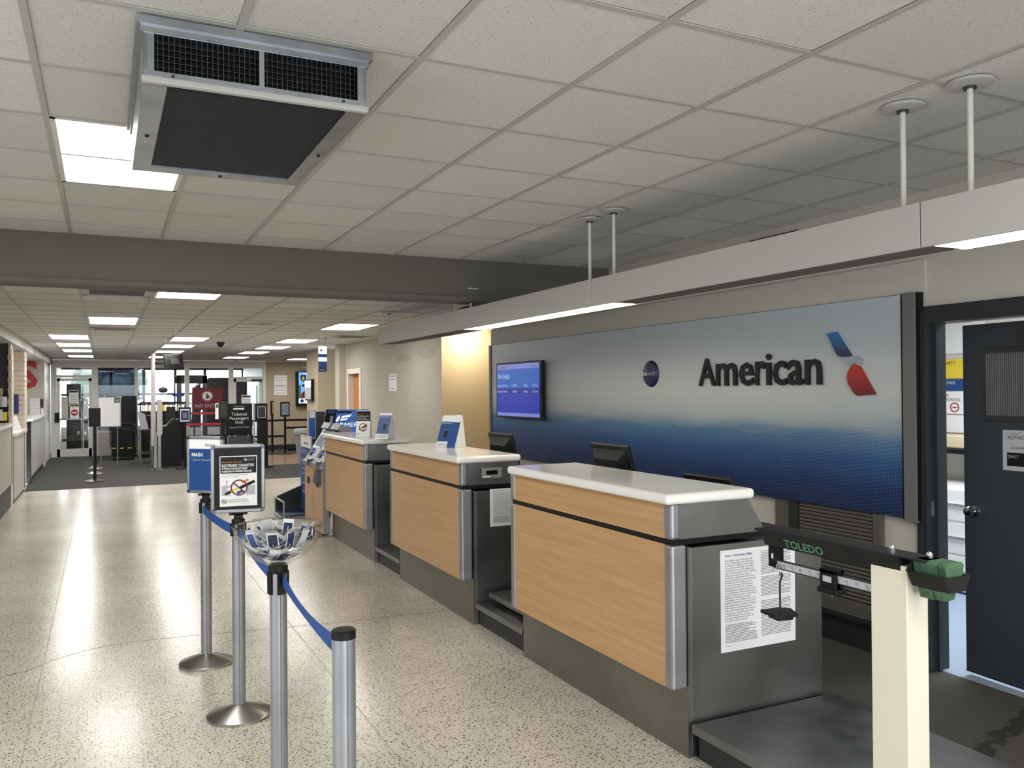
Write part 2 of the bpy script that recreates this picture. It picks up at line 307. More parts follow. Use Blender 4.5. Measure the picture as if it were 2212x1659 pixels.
# ------------------------------------------------------------------ setting: floors
ZC, ZF, XW = 2.867, 2.62, 4.42
fl = struct('floor', B().box(-3.6, 2.46, -4, 16.85, -.1, 0).box(2.46, 4.6, 9.7, 16.85, -.1, 0), 'terrazzo')
for k, x in enumerate((-.35, 1.22)): bx('divider_strip', 'seam', fl, x, x+.004, -3.9, 16.8, 0, .0006)
for y in (9.9,): bx('divider_strip', 'seam', fl, -.3, 2.44, y, y+.004, 0, .0006)
cr = B(); pts = []; x = -3.5; yy = 5.3
ckx = [(-3.4, 5.2), (-2.2, 5.5), (-1.1, 5.83), (-.75, 5.80), (-.62, 5.86), (-.42, 5.95), (-.28, 6.12), (-.1, 6.24), (.12, 6.3), (.5, 6.27), (1.1, 6.18), (1.7, 6.1), (2.42, 6.06)]
for (xa, ya), (xb, yb) in zip(ckx, ckx[1:]):
    for k in range(5):
        j = random.uniform(-.008, .008) if k else 0
        t0, t1 = k/5, (k+1)/5
        p = (xa+(xb-xa)*t0, ya+(yb-ya)*t0); q = (xa+(xb-xa)*t1, ya+(yb-ya)*t1+(random.uniform(-.006, .006) if k < 4 else 0))
        cr.prism([(p[0], p[1]), (q[0], q[1]), (q[0], q[1]+.006), (p[0], p[1]+.006)], 'z', 0, .0007)
cr.build('floor_crack', 'ink', fl)
struct('floor_carpet', B().box(-1.3, 3.45, 16.85, 25.4, -.1, .004).box(3.45, 7, 16.85, 20.0, -.1, .004).box(3.45, 7, 23.2, 25.4, -.1, .004), 'carpet')
struct('floor_tile_patch', B().box(3.45, 7, 20.0, 23.2, -.1, .003), 'brown_tile')
struct('floor_counter_side', B().box(2.46, 4.5, -4, 9.7, -.1, .001), 'back_carpet')
struct('floor_secure_room', B().box(-3, 8, 25.4, 34, -.1, .004), 'carpet_plain')
struct('floor_office', B().box(4.5, 7.6, 1, 6, -.1, .002), 'pale_blue')
struct('floor_alcove', B().box(4.6, 6.2, 9.4, 11.2, -.1, 0), 'terrazzo')

# ------------------------------------------------------------------ setting: walls
struct('wall_right', B().box(XW, XW+.14, 3.47, 9.60, 0, 2.95).box(XW, XW+.14, 2.10, 3.47, 2.18, 2.95).box(XW, XW+.14, -4, 2.10, 0, 2.95), 'wall')
struct('wall_right_far', B().box(4.25, 4.4, 10.97, 15.08, 0, ZF).box(4.25, 4.4, 15.08, 15.9, 2.03, ZF).box(4.25, 4.4, 15.9, 16.15, 0, ZF), 'grey_wall')
struct('wall_alcove', B().box(4.56, 6.3, 9.3, 9.4, 0, ZC).box(4.25, 6.3, 9.4, 10.97, ZC, ZC+.05).box(4.251, 6.2, 10.95, 10.969, 0, ZC).box(6.2, 6.3, 9.4, 10.97, 0, ZC), 'tan')
struct('wall_pillar', B().box(4.13, 4.4, 16.15, 16.45, 0, ZF, .004), 'pillar_paint')
struct('wall_block', B().box(4.18, 6.6, 18.15, 19.25, 0, ZF), 'beige')
struct('wall_side_hall', B().box(6.6, 6.7, 16.4, 25.4, 0, ZF).box(4.4, 6.6, 16.3, 16.4, 0, ZF), 'beige')
struct('wall_back', B().box(4.32, 7, 25.4, 25.55, 0, ZF), 'beige')
struct('baseboard_back', B().box(4.34, 6.6, 25.37, 25.4, 0, .14), 'dark_grey')
struct('wall_left_near', B().box(-3.7, -3.6, -4, -1.9, 0, ZC).box(-3.7, -3.6, 4.2, 6.9, 0, ZC).box(-3.7, -3.69, -1.9, 4.2, .12, 2.5).box(-3.7, -3.6, -1.9, 4.2, 2.5, ZC).box(-3.7, -3.6, -1.9, 4.2, 0, .12), 'wall')
struct('window_assumed', B().box(-3.68, -3.62, -1.9, -1.84, .12, 2.5).box(-3.68, -3.62, 1.1, 1.16, .12, 2.5).box(-3.68, -3.62, 4.14, 4.2, .12, 2.5).box(-3.68, -3.62, -1.9, 4.2, 2.05, 2.1), 'frame_paint')  # added unseen window frame on the closed wall, around the side fill lamp
struct('wall_behind', B().box(-3.7, 4.6, -4.1, -4, 0, ZC), 'wall')
struct('wall_left_return', B().box(-3.7, -1.3, 6.9, 7.05, 0, ZC), 'wall')
# beam across the hall
struct('beam', B().box(-3.7, XW, 6.886, 7.10, 2.49, 2.95, .012).box(-3.7, XW, 6.865, 7.12, 2.50, 2.535), 'beam_paint')

# ------------------------------------------------------------------ ceilings: every tile and tee bar a part
HEAT = (.09, .84, 2.80, 3.96)
near_lights = [(-2, 3), (1, -4), (-2, -9), (3, -9), (-5, -1)]  # first panel is seen; the others are assumed, out of view, added for light
def ceil(name, z, cols, rows, px, py, x0, y0, skip, ylim, xmax):
    c = struct(name, B().box(min(cols)*px+x0-.6, xmax, ylim[0], ylim[1], z+.06, z+.12), 'white_paint')
    w = .024; me = None
    for i in cols:
        for j in rows:
            if (i, j) in skip: continue
            xa, ya = x0+i*px+.5*w-.003, y0+j*py+.5*w-.003; xb, yb = x0+(i+1)*px-.5*w+.003, y0+(j+1)*py-.5*w+.003
            yb2 = min(yb, ylim[1]-.01); xb2 = min(xb, xmax); ya2 = max(ya, ylim[0]+.01)
            if yb2-ya2 < .03 or xb2-xa < .03: continue
            if yb2 == yb and xb2 == xb and ya2 == ya:
                if me is None:
                    o = B().box(-(xb-xa)/2, (xb-xa)/2, -(yb-ya)/2, (yb-ya)/2, 0, .016, .004, 1).build('ceiling_tile', 'tile', c, local=True); me = o.data
                else:
                    o = bpy.data.objects.new('ceiling_tile', me); COL.objects.link(o); o.parent = c
                o.location = ((xa+xb)/2, (ya+yb)/2, z+.001+random.uniform(0, .002))
            else: bx('ceiling_tile', 'tile', c, xa, xb2, ya2, yb2, z+.001, z+.017)
    ya, yb = max(y0+min(rows)*py, ylim[0]), min(y0+(max(rows)+1)*py, ylim[1])
    for i in list(cols)+[max(cols)+1]:
        if x0+i*px < xmax-.01: bx('tee_bar', 'tee', c, x0+i*px-w/2, x0+i*px+w/2, ya, yb, z-.004, z+.001)
    for j in list(rows)+[max(rows)+1]:
        y = y0+j*py
        if ylim[0] < y < ylim[1]: bx('tee_bar', 'tee', c, x0+min(cols)*px, min(x0+(max(cols)+1)*px, xmax), y-w/2, y+w/2, z-.0025, z+.002)
    return c
skip = set()
for i, j in near_lights: skip |= {(i, j), (i, j+1)}
skip |= {(-1, 2)}
PX = .61
ceil('ceiling', ZC, range(-8, 6), range(-11, 8), PX, PX, 1.008, 2.158, skip, (-4, 6.886), XW)
FX, FY, PF, PG = -.187, 8.75, .607, .60
far_lights = [(1, -2), (0, 4), (-1, 10), (-1, 14), (-1, 18), (-1, 23), (2, 10), (2, 14), (2, 18), (2, 23), (5, 4), (5, 10), (5, 14), (5, 18), (5, 23), (8, 24)]
far_vents = [(0, -1), (0, 7), (6, 8), (6, -1)]
skipf = set(far_vents)
for i, j in far_lights: skipf |= {(i, j), (i, j+1)}
ceil('ceiling_far', ZF, range(-2, 11), range(-3, 28), PF, PG, FX, FY, skipf, (7.1, 25.4), 6.6)

def troffer(x0, x1, y0, y1, z, m, label, group):
    t = thing('ceiling_light', label, 'ceiling light', ((x0+x1)/2, (y0+y1)/2, z), group); w = .022
    b = B().box(x0+.012, x0+.012+w, y0+.012, y1-.012, z-.004, z+.05).box(x1-.012-w, x1-.012, y0+.012, y1-.012, z-.004, z+.05).box(x0+.012, x1-.012, y0+.012, y0+.012+w, z-.004, z+.05).box(x0+.012, x1-.012, y1-.012-w, y1-.012, z-.004, z+.05)
    b.build('frame', 'white_paint', t)
    bx('diffuser', m, t, x0+.03, x1-.03, y0+.03, y1-.03, z+.002, z+.03)
for k, (i, j) in enumerate(near_lights):
    lab = 'large lit square ceiling panel partly hidden by the grey grille unit' if k == 0 else 'assumed lit ceiling panel, unseen, over the near hall'
    troffer(1.008+i*PX, 1.008+(i+2 if False else i+1)*PX, 2.158+j*PX, 2.158+(j+2)*PX, ZC, 'lit_near', lab, 'assumed ceiling lights of the near hall' if k else None)
where = {1: 'lit ceiling panel just behind the dark cross beam', 0: 'lit ceiling panel between the two slotted vents of the far hall', 8: 'lit ceiling panel over the wall with the college poster'}
rank = {4: 'first', 10: 'first', 14: 'second', 18: 'third', 23: 'fourth'}
rowname = {-1: 'row along the brick piers', 2: 'row above the television pole', 5: 'row along the counters'}
for i, j in far_lights:
    if i in where: lab = where[i]
    else:
        jj = j
        order = [q for p, q in far_lights if p == i]
        lab = 'lit ceiling panel, %s behind the beam in the %s' % (('first', 'second', 'third', 'fourth', 'fifth')[order.index(j)], rowname[i])
    troffer(FX+i*PF, FX+(i+1)*PF, FY+j*PG, FY+(j+2)*PG, ZF, 'lit_far', lab, 'ceiling lights of the far hall')
vl = ['slotted square ceiling vent beside the lit panel at the beam', 'slotted ceiling vent behind the second lit panel', 'slotted ceiling vent near the stained grey wall', 'white ceiling vent above the hanging light box rods']
for (i, j), lab in zip(far_vents, vl):
    x0, x1, y0, y1 = FX+i*PF+.015, FX+(i+1)*PF-.015, FY+j*PG+.015, FY+(j+1)*PG-.015
    t = thing('ceiling_vent', lab, 'ceiling vent', ((x0+x1)/2, (y0+y1)/2, ZF), 'ceiling vents')
    b = B().box(x0, x0+.06, y0, y1, ZF-.005, ZF+.02).box(x1-.06, x1, y0, y1, ZF-.005, ZF+.02).box(x0, x1, y0, y0+.05, ZF-.005, ZF+.02).box(x0, x1, y1-.05, y1, ZF-.005, ZF+.02); b.build('frame', 'box_paint', t)
    bx('duct', 'black_matte', t, x0+.06, x1-.06, y0+.05, y1-.05, ZF+.02, ZF+.03)
    for q in range(7):
        yy = y0+.09+q*(y1-y0-.18)/6; M = Matrix.Translation(((x0+x1)/2, yy, ZF+.006)) @ Matrix.Rotation(R(35), 4, 'X')
        B().obox(M, x1-x0-.12, .03, .003).build('slat', 'zinc', t)
t = thing('ceiling_speaker', 'round perforated ceiling speaker in the far hall ceiling', 'speaker', (1.92, 11.6, ZF))
B().lathe([(.16, 0), (.16, -.008), (.145, -.012)], (1.92, 11.6, ZF), 28).build('rim', 'tee', t, True); B().lathe([(.145, -.009), (0, -.014)], (1.92, 11.6, ZF), 24).build('grille', 'mesh_dark', t, True)
t = thing('dome_camera', 'small black dome camera on the far hall ceiling', 'camera', (1.93, 16.1, ZF))
B().cyl((1.93, 16.1, ZF-.03), (1.93, 16.1, ZF), .07).build('mount', 'dark_grey', t); B().ball((1.93, 16.1, ZF-.03), .06).build('dome', 'black', t, True)

# ------------------------------------------------------------------ ceiling grille unit
x0, x1, y0, y1 = .115, .82, 2.81, 3.95; zb = 2.662
t = thing('ceiling_air_unit', 'grey metal ceiling air unit with two dark side grilles and mesh underside', 'air unit', ((x0+x1)/2, 3.4, ZC))
B().box(x0-.02, x1+.02, y0-.02, y1+.02, ZC-.03, ZC-.005).box(x0-.008, x1+.008, y0-.008, y1+.008, ZC-.05, ZC-.03).build('ceiling_flange', 'zinc', t)
B().box(x0, x0+.012, y0, y1, zb+.02, ZC-.05).box(x1-.012, x1, y0, y1, zb+.02, ZC-.05).box(x0, x1, y1-.012, y1, zb+.02, ZC-.05).build('housing', 'zinc', t)
B().box(x0, x1, y0, y0+.014, 2.815, ZC-.05).box(x0, x1, y0, y0+.014, zb+.02, 2.70).box(x0, .146, y0, y0+.014, 2.70, 2.815).box(.79, x1, y0, y0+.014, 2.70, 2.815).build('front_frame', 'zinc', t)
bx('mullion', 'zinc', t, .462, .478, y0-.002, y0+.012, 2.70, 2.815)
bx('lower_lip', 'box_paint', t, x0-.006, x1+.006, y0-.012, y0+.016, zb-.002, zb+.02, bev=.006)
bx('backing', 'black', t, .146, .79, y0+.06, y0+.07, 2.69, 2.82)
v = B()
for q in range(19): v.box(.155+q*.0163, .157+q*.0163, y0+.006, y0+.016, 2.70, 2.815)
for q in range(19): v.box(.487+q*.0163, .489+q*.0163, y0+.006, y0+.016, 2.70, 2.815)
o = v.build('vertical_vanes', 'gunmetal', t); o['kind'] = 'stuff'
for q in range(6): M = Matrix.Translation((.468, y0+.04, 2.71+q*.019)) @ Matrix.Rotation(R(25), 4, 'X'); B().obox(M, .64, .028, .002).build('louvre', 'dark_grey', t)
bx('bottom_rail', 'zinc', t, x0, .185, y0+.02, y1, zb, zb+.02); bx('bottom_rail', 'zinc', t, .755, x1, y0+.02, y1, zb, zb+.02); bx('bottom_rail', 'zinc', t, .185, .755, 3.86, y1, zb, zb+.02)
bx('intake_mesh', 'mesh_dark', t, .185, .755, y0+.02, 3.86, zb+.008, zb+.016)
g = B()
for q in range(48): g.box(.19+q*.0118, .1912+q*.0118, y0+.02, 3.86, zb+.006, zb+.008)
for q in range(86): g.box(.185, .755, 2.84+q*.0118, 2.8412+q*.0118, zb+.0055, zb+.0075)
o = g.build('mesh_wires', 'dark_grey', t); o['kind'] = 'stuff'
for p in ((.15, 3.4), (.79, 3.4), (.47, 3.905), ): B().cyl((p[0], p[1], zb-.005), (p[0], p[1], zb+.002), .007, n=8).build('screw', 'black', t)
for p in ((.2, 2.83), (.74, 2.83), (.2, 2.69), (.74, 2.69)): B().cyl((p[0], y0-.004, p[1]), (p[0], y0, p[1]), .006, n=8).build('screw', 'gunmetal', t)

# ------------------------------------------------------------------ hanging light box
t = thing('hanging_light_box', 'long grey light box hung on white rods above the counters', 'light fixture', (2.99, 5, ZC))
secs = [(-.25, 2.24), (2.245, 4.70), (4.705, 7.31), (7.315, 9.47)]; lits = [(-.2, 2.2), None, (4.5, 6.92), None]
for k, (a, b_) in enumerate(secs):
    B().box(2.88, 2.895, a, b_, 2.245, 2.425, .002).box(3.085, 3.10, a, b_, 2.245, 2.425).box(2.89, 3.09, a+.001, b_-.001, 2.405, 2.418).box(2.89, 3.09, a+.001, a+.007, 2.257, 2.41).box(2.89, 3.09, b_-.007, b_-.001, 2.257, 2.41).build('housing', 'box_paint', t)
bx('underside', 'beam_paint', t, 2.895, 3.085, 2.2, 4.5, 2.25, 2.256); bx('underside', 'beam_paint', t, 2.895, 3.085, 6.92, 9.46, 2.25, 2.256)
for a, b_ in ((-.2, 2.2), (4.5, 6.92)): bx('diffuser', 'lit_box', t, 2.897, 3.083, a, b_, 2.247, 2.256)
for y in (2.1, 2.4, 4.59, 4.89, 6.95, 7.33, 9.35):
    zt = ZC if y < 6.9 else ZF
    r_ = B().cyl((2.985, y, 2.42), (2.985, y, zt-.02), .011, n=10).build('rod', 'white_paint', t, True)
    B().cyl((2.985, y, zt-.03), (2.985, y, zt-.015), .024, n=14).build('collar', 'gunmetal', r_); B().lathe([(.085, 0), (.085, -.012), (.02, -.018)], (2.985, y, zt-.003), 26).build('ceiling_plate', 'box_paint', r_, True)

# ------------------------------------------------------------------ mural panel, signs and screen on the wall
t = thing('mural_panel', 'big wall panel fading from grey to navy behind the counters', 'wall panel', (4.38, 6.5, .9))
bx('panel', 'mural', t, 4.375, XW-.001, 3.545, 9.54, .905, 2.262)
bx('edge_trim', 'trim_grey', t, 4.362, XW-.001, 3.44, 3.53, .885, 2.268, bev=.003); bx('edge_trim', 'trim_grey', t, 4.362, XW-.001, 9.545, 9.597, .905, 2.262)
bx('shadow_strip', 'black', t, 4.37, XW-.001, 3.53, 3.545, .9, 2.266); bx('shadow_strip', 'black', t, 4.37, XW-.001, 3.425, 3.44, .9, 2.266)
struct('trim_wall_head', B().box(4.40, XW+.14, 3.4, 9.6, 2.268, 2.46), 'wall'); struct('trim_wall_end', B().box(4.40, 4.56, 9.602, 9.612, 0, 2.46), 'wall')
t = thing('company_name_sign', 'raised charcoal lettering on the grey wall panel', 'sign', (4.37, 4.8, 1.73))
LET = (('A', 5.463, 5.256, 1.942), ('m', 5.248, 5.006, 1.898), ('e', 4.979, 4.823, 1.895), ('r', 4.804, 4.697, 1.90), ('i', 4.690, 4.639, 1.951), ('c', 4.622, 4.489, 1.896), ('a', 4.479, 4.331, 1.898), ('n', 4.313, 4.163, 1.897))
LTX = []
for ch, ya, yb, zt in LET: LTX.append((text('letter', ch, (4.360, ya, 1.726), '-x', .285, 'charcoal', t, ext=.007, off=.004), ya, yb, zt-1.726))
t = thing('tail_emblem', 'raised blue, silver and red winged emblem beside the lettering', 'emblem', (4.37, 3.95, 1.65))
UPPER = [(4.113, 2.062), (4.033, 2.066), (3.917, 1.905), (3.989, 1.900), (4.018, 1.906), (4.039, 1.925)]
BEAK = [(3.992, 1.893), (3.869, 1.899), (3.828, 1.875), (3.831, 1.857), (3.890, 1.855), (3.925, 1.836), (3.960, 1.869)]
LOWER = [(3.900, 1.848), (3.938, 1.810), (3.953, 1.766), (3.942, 1.725), (3.900, 1.667), (3.869, 1.646), (3.729, 1.655), (3.852, 1.84)]
for n, p, m, x in (('upper_blade', UPPER, 'blade_blue', 4.357), ('beak', BEAK, 'silver_paint', 4.353), ('lower_blade', LOWER, 'blade_red', 4.357)): B().prism(p, 'x', x, 4.3745).build(n, m, t)
t = thing('round_alliance_sign', 'dark violet round disc sign on the grey panel', 'sign', (4.37, 6.14, 1.835))
B().lathe([(0, -.03), (.06, -.029), (.10, -.022), (.118, -.004), (.118, 0)], (4.3745, 6.14, 1.835), 36, 'x').build('disc', 'disc', t, True)
text('lettering', 'one', (4.339, 6.236, 1.82), '-x', .056, 'white', t, sx=1.0, off=.001); text('lettering', 'world', (4.339, 6.14, 1.82), '-x', .056, 'bag_grey', t, sx=.80)
t = thing('arrivals_screen', 'black wall screen showing a blue arrivals board', 'screen', (4.33, 8.65, 1.7))
bx('housing', 'black', t, 4.295, 4.335, 8.06, 9.235, 1.375, 2.025, bev=.006); bx('wall_bracket', 'black', t, 4.335, 4.374, 8.4, 8.9, 1.5, 1.9)
sc = bx('display', 'scr_mid', t, 4.292, 4.296, 8.11, 9.20, 1.395, 2.005)
for n, m, za, zb_ in (('header_band', 'scr_top', 1.945, 2.003), ('flight_row', 'scr_row', 1.655, 1.72), ('lower_band', 'scr_low', 1.435, 1.655), ('footer_band', 'scr_bar', 1.397, 1.437)): bx(n, m, sc, 4.2905, 4.293, 8.112, 9.198, za, zb_)
text('lettering', 'Arrivals', (4.289, 9.19, 1.835), '-x', .095, 'scr_txt', sc, sx=1.15)
for z, tm in ((1.74, '5:00pm'), (1.67, '9:45pm')):
    for y, s_ in ((9.19, 'Dallas-Fort Worth'), (8.78, 'AA3376' if z > 1.7 else 'AA3640'), (8.49, tm), (8.28, 'On Time')): text('lettering', s_, (4.289, y, z), '-x', .042, 'scr_txt', sc, sx=.85)
for y, s_ in ((8.77, 'City'), (8.62, 'Scheduled'), (8.35, 'Remarks')): text('lettering', s_, (4.289, y, 1.80), '-x', .025, 'scr_top', sc)
text('lettering', 'Gate 1   Welcome', (4.289, 9.18, 1.96), '-x', .032, 'navy', sc); text('lettering', 'American', (4.289, 8.31, 1.96), '-x', .032, 'navy', sc)

# ------------------------------------------------------------------ check-in counters
def counter():
    y0, y1 = 3.12, 4.80
    t = thing('check_in_counter', 'nearest wood and steel check-in counter with bare white top', 'counter', (2.41, y0, 0), 'check-in counters')
    bx('kick_panel', 'kick', t, 2.41, 2.43, y0, y1, 0, .97); bx('toe_gap', 'black', t, 2.43, 2.46, y0+.01, y1-.01, 0, .03)
    bx('side_panel', 'steel', t, 2.432, 3.25, y0, y0+.02, 0, .965, bev=.002); bx('side_panel', 'steel', t, 2.432, 3.25, y1-.02, y1, 0, .965, bev=.002)
    bx('work_surface', 'dark_grey', t, 2.44, 3.25, y0+.021, y1-.021, .93, .965)
    bx('lower_panel', 'wood', t, 2.32, 2.395, y0+.045, y1-.075, .33, .985)
    for a, b_ in ((y0-.02, y0+.043), (y1-.073, y1-.02)):
        bx('corner_post', 'alu', t, 2.312, 2.396, a, b_, .328, .985, bev=.012); bx('upper_corner_post', 'alu', t, 2.312, 2.36, a, b_, 1.012, 1.175, bev=.012)
    bx('dark_gap', 'black', t, 2.396, 2.41, y0-.005, y1-.04, .335, .98)
    bx('reveal_strip', 'black', t, 2.325, 2.86, y0-.006, y1-.03, .985, 1.012)
    bx('upper_panel', 'wood', t, 2.32, 2.36, y0+.043, y1-.073, 1.012, 1.175)
    for a in (y0-.012, y1-.04): B().prism([(2.36, 1.012), (2.87, 1.012), (2.765, 1.175), (2.36, 1.175)], 'y', a, a+.012).build('upper_side_panel', 'steel', t)
    B().prism([(2.36, 1.012), (2.865, 1.012), (2.762, 1.174), (2.36, 1.174)], 'y', y0+.001, y1-.041).build('upper_carcass', 'dark_grey', t)
    bx('counter_top', 'slab', t, 2.272, 2.785, y0-.045, y1-.055, 1.175, 1.225, bev=.02, seg=4)
    return t
c1 = counter()
c2 = copy_tree(c1); c2.location.y += 2.48; c2['label'] = 'middle check-in counter with one white leaflet holder and side readout'
c3 = copy_tree(c1); c3.location.y += 4.96; c3['label'] = 'farthest check-in counter beside the kiosks holding two small signs'
def readout(yc):
    d = B().box(2.47, 2.63, yc-.016, yc-.011, 1.06, 1.135).build('weight_readout', 'grey_plastic', c2); 
    bx('display', 'screen_black', d, 2.505, 2.595, yc-.0185, yc-.016, 1.085, 1.115); 
    for q in range(3): bx('button', 'white', d, 2.48+q*.02, 2.494+q*.02, yc-.018, yc-.016, 1.065, 1.075)
readout(5.588)

# baggage platforms
def platform(y0, y1, h, label, extra=None, x1=3.3):
    t = thing('baggage_platform', label, 'platform', (2.41, y0, 0), 'steel baggage platforms')
    bx('plinth', 'gunmetal' if False else 'dark_grey', t, 2.45, x1, y0+.01, y1-.005, .001, h-.04); bx('top_plate', 'steel', t, 2.41, x1, y0, y1-.004, h-.04, h, bev=.004)
    if extra: B().box(2.50, x1-.05, y0+.05, y1-.05, h+.035, h+.075, .006).build('weighing_plate', 'steel', t); B().box(2.58, x1-.12, y0+.1, y1-.1, h, h+.035).build('load_cell_base', 'black', t)
    return t
pl = platform(2.14, 3.10, .165, 'low steel baggage platform at the cream scale post')
platform(4.83, 5.585, .165, 'steel baggage platform with raised plate between the nearest two counters', True)
platform(7.31, 8.065, .165, 'dim steel baggage platform between the middle and farthest counters')

# monitors behind the counters
def monitor(x, y, zt, tilt, zd, label, h=.31, w=.44):
    t = thing('monitor', label, 'monitor', (x, y, zd), 'black monitors seen from behind')
    M = Matrix.Translation((x, y, zt-h/2*math.cos(tilt))) @ Matrix.Rotation(tilt, 4, 'Y')
    B().obox(M, .03, w, h, .006).build('screen_shell', 'charcoal', t)
    b = B(); q = [(-.5*w*.9, -.42*h), (.5*w*.9, -.42*h), (.5*w*.9, .40*h), (-.5*w*.9, .40*h)]; q2 = [(-.32*w, -.36*h), (.32*w, -.36*h), (.32*w, .22*h), (-.32*w, .22*h)]
    v0 = [b.bm.verts.new(M @ Vector((-.015, a, c))) for a, c in q]; v1 = [b.bm.verts.new(M @ Vector((-.055, a, c))) for a, c in q2]
    b.bm.faces.new(v1); b.bm.faces.new(v0[::-1])
    for i in range(4): b.bm.faces.new((v0[i], v0[(i+1) % 4], v1[(i+1) % 4], v1[i]))
    b.build('rear_cover', 'charcoal', t)
    for a, c in ((-.05, -.02), (.05, -.02), (0, .0)): B().obox(M @ Matrix.Translation((-.056, a, c)), .002, .008, .012).build('vent_slot', 'black', t)
    B().obox(M @ Matrix.Translation((-.056, -.02, -.085)), .002, .05, .03).build('rating_label', 'paper', t)
    z1 = zt-h*.72
    B().box(x-.02, x+.03, y-.03, y+.03, zd+.012, z1).build('stand_neck', 'black', t); B().box(x-.1, x+.12, y-.12, y+.12, zd+.001, zd+.015, .005).build('stand_foot', 'black', t)
monitor(2.98, 4.60, 1.345, R(-14), .965, 'black monitor back standing just behind the nearest counter')
monitor(2.98, 3.63, 1.225, R(-14), .965, 'black monitor folded low behind the nearest counter, only its top edge showing', h=.25, w=.40)
monitor(2.98, 6.26, 1.345, R(-14), .965, 'black monitor back behind the middle counter at the screen wall')

# notices
def fine(b, x0, x1, z0, z1, n, y, seed, hgt=.4):
    rd = random.Random(seed); p = (z1-z0)/n
    for k in range(n):
        z = z1-(k+.5)*p; x = x0; end = x1-(rd.random()*.3*(x1-x0) if rd.random() < .25 else rd.random()*.06*(x1-x0))
        while x < end:
            w = rd.uniform(.03, .12)*(x1-x0); b.box(x, min(x+w, end), y-.0006, y, z-p*hgt/2, z+p*hgt/2); x += w+.012*(x1-x0)
NOTICE = '''Airline flights may be overbooked, and
there is a slight chance that a seat will not
be available on a flight for which a person
has a confirmed reservation. If the flight is
overbooked, no one will be denied a seat
until airline personnel first ask for volunteers
willing to give up their reservation in
exchange for compensation of the airline's
choosing. If there are not enough volunteers
the airline will deny boarding to other
persons in accordance with its particular
boarding priority. With few exceptions,
including failure to comply with the carrier's
check-in deadline (which are available upon
request from the air carrier), persons denied
boarding involuntarily are entitled to
compensation. The complete rules for the
payment of compensation and each airline's
boarding priorities are available at all airport
ticket counters and boarding locations.
Some airlines do not apply these consumer
protections to travel from some foreign
countries, although other consumer
protections may be available. Check with
your airline or your travel agent.'''
def notice(y, x0, x1, z0, z1, label):
    t = thing('overbooking_notice', label, 'notice', (x0, y, z0), 'printed overbooking notices')
    bx('sheet', 'paper', t, x0, x1, y-.002, y-.0003, z0, z1)
    w, h = x1-x0, z1-z0; yy = y-.0026; s = .0195*h/.47
    text('heading', 'Notice - Overbooking of flights', (x0+.055*w, yy, z1-.065*h), '-y', .014*h/.48, 'blue_ink', t, sx=.95*w/.47, off=.0003)
    TXW.append((text('body_text', NOTICE, (x0+.055*w, yy, z1-.112*h), '-y', .0118*h/.48, 'ink', t, lead=1.0), .415*w))
    b = B(); fine(b, x0+.055*w, x0+.48*w, z0+.085*h, z0+.27*h, 12, yy+.0005, 3); fine(b, x0+.53*w, x0+.95*w, z0+.72*h, z0+.96*h, 15, yy+.0005, 4); fine(b, x0+.53*w, x0+.95*w, z0+.50*h, z0+.70*h, 14, yy+.0005, 5); fine(b, x0+.53*w, x0+.95*w, z0+.10*h, z0+.46*h, 24, yy+.0005, 6); fine(b, x0+.055*w, x0+.13*w, z0+.05*h, z0+.06*h, 1, yy+.0005, 6)
    o = b.build('fine_print', 'ink_light', t); o['kind'] = 'stuff'
TXW = []
notice(3.12, 2.605, 3.07, .455, .935, 'white two-column notice taped on the nearest counter side')
notice(5.60, 2.545, 3.0, .70, .975, 'small notice taped on the middle counter side')

# ------------------------------------------------------------------ beam scale
t = thing('beam_scale', 'old beam scale with cream post, dark arm and green weights', 'scale', (2.5, 2.05, 0))
bx('post', 'post_cream', t, 2.45, 2.556, 1.975, 2.125, .166, 1.088, bev=.004); bx('post_foot', 'charcoal', t, 2.44, 2.64, 1.93, 2.137, .002, .165, bev=.01)
B().prism([(2.435, 1.118), (2.555, 1.118), (2.535, 1.055), (2.455, 1.055)], 'y', 2.0, 2.66).prism([(2.435, 1.118), (2.555, 1.118), (2.552, 1.108), (2.438, 1.108)], 'y', 2.655, 2.70).build('arm_housing', 'charcoal', t)
bx('arm_cover', 'charcoal', t, 2.445, 2.545, 1.90, 2.68, 1.116, 1.122, bev=.003)
_up = Vector((-.02, 0, .063)).normalized(); _xa = Vector((0, -1, 0)); _n = _xa.cross(_up)
text('maker_name', 'TOLEDO', Vector((2.4522, 2.54, 1.064))+_n*.0012, None, .046, 'green_print', t, sx=1.1, off=.001, rot=Matrix((_xa, _up, _n)).transposed().to_euler())
for y in (2.075, 1.925): B().cyl((2.50, y, 1.122), (2.50, y, 1.132), .013, n=6).ball((2.50, y, 1.134), .011).build('cap_nut', 'chrome', t, True)
B().cyl((2.50, 1.985, 1.085), (2.50, 1.93, 1.085), .024).cyl((2.50, 1.93, 1.085), (2.50, 1.89, 1.075), .03).build('pivot', 'charcoal', t, True)
B().box(2.47, 2.485, 2.585, 2.655, .965, 1.06).build('end_bracket', 'black', t)
bx('bracket_window', 'paper', t, 2.4685, 2.47, 2.627, 2.637, 1.0, 1.02)
bar = bx('graduated_bar', 'bag_grey', t, 2.466, 2.476, 2.10, 2.60, .968, .996)
bx('bar_edge', 'gunmetal', bar, 2.464, 2.478, 2.10, 2.62, .996, 1.0); bx('bar_edge', 'gunmetal', bar, 2.464, 2.478, 2.10, 2.62, .964, .968)
for k in range(11): text('numeral', str(100-10*k), (2.4655, 2.572-k*.0455, .978), '-x', .012, 'ink', bar); bx('graduation', 'ink', bar, 2.4655, 2.467, 2.558-k*.0455, 2.560-k*.0455, .970, .977)
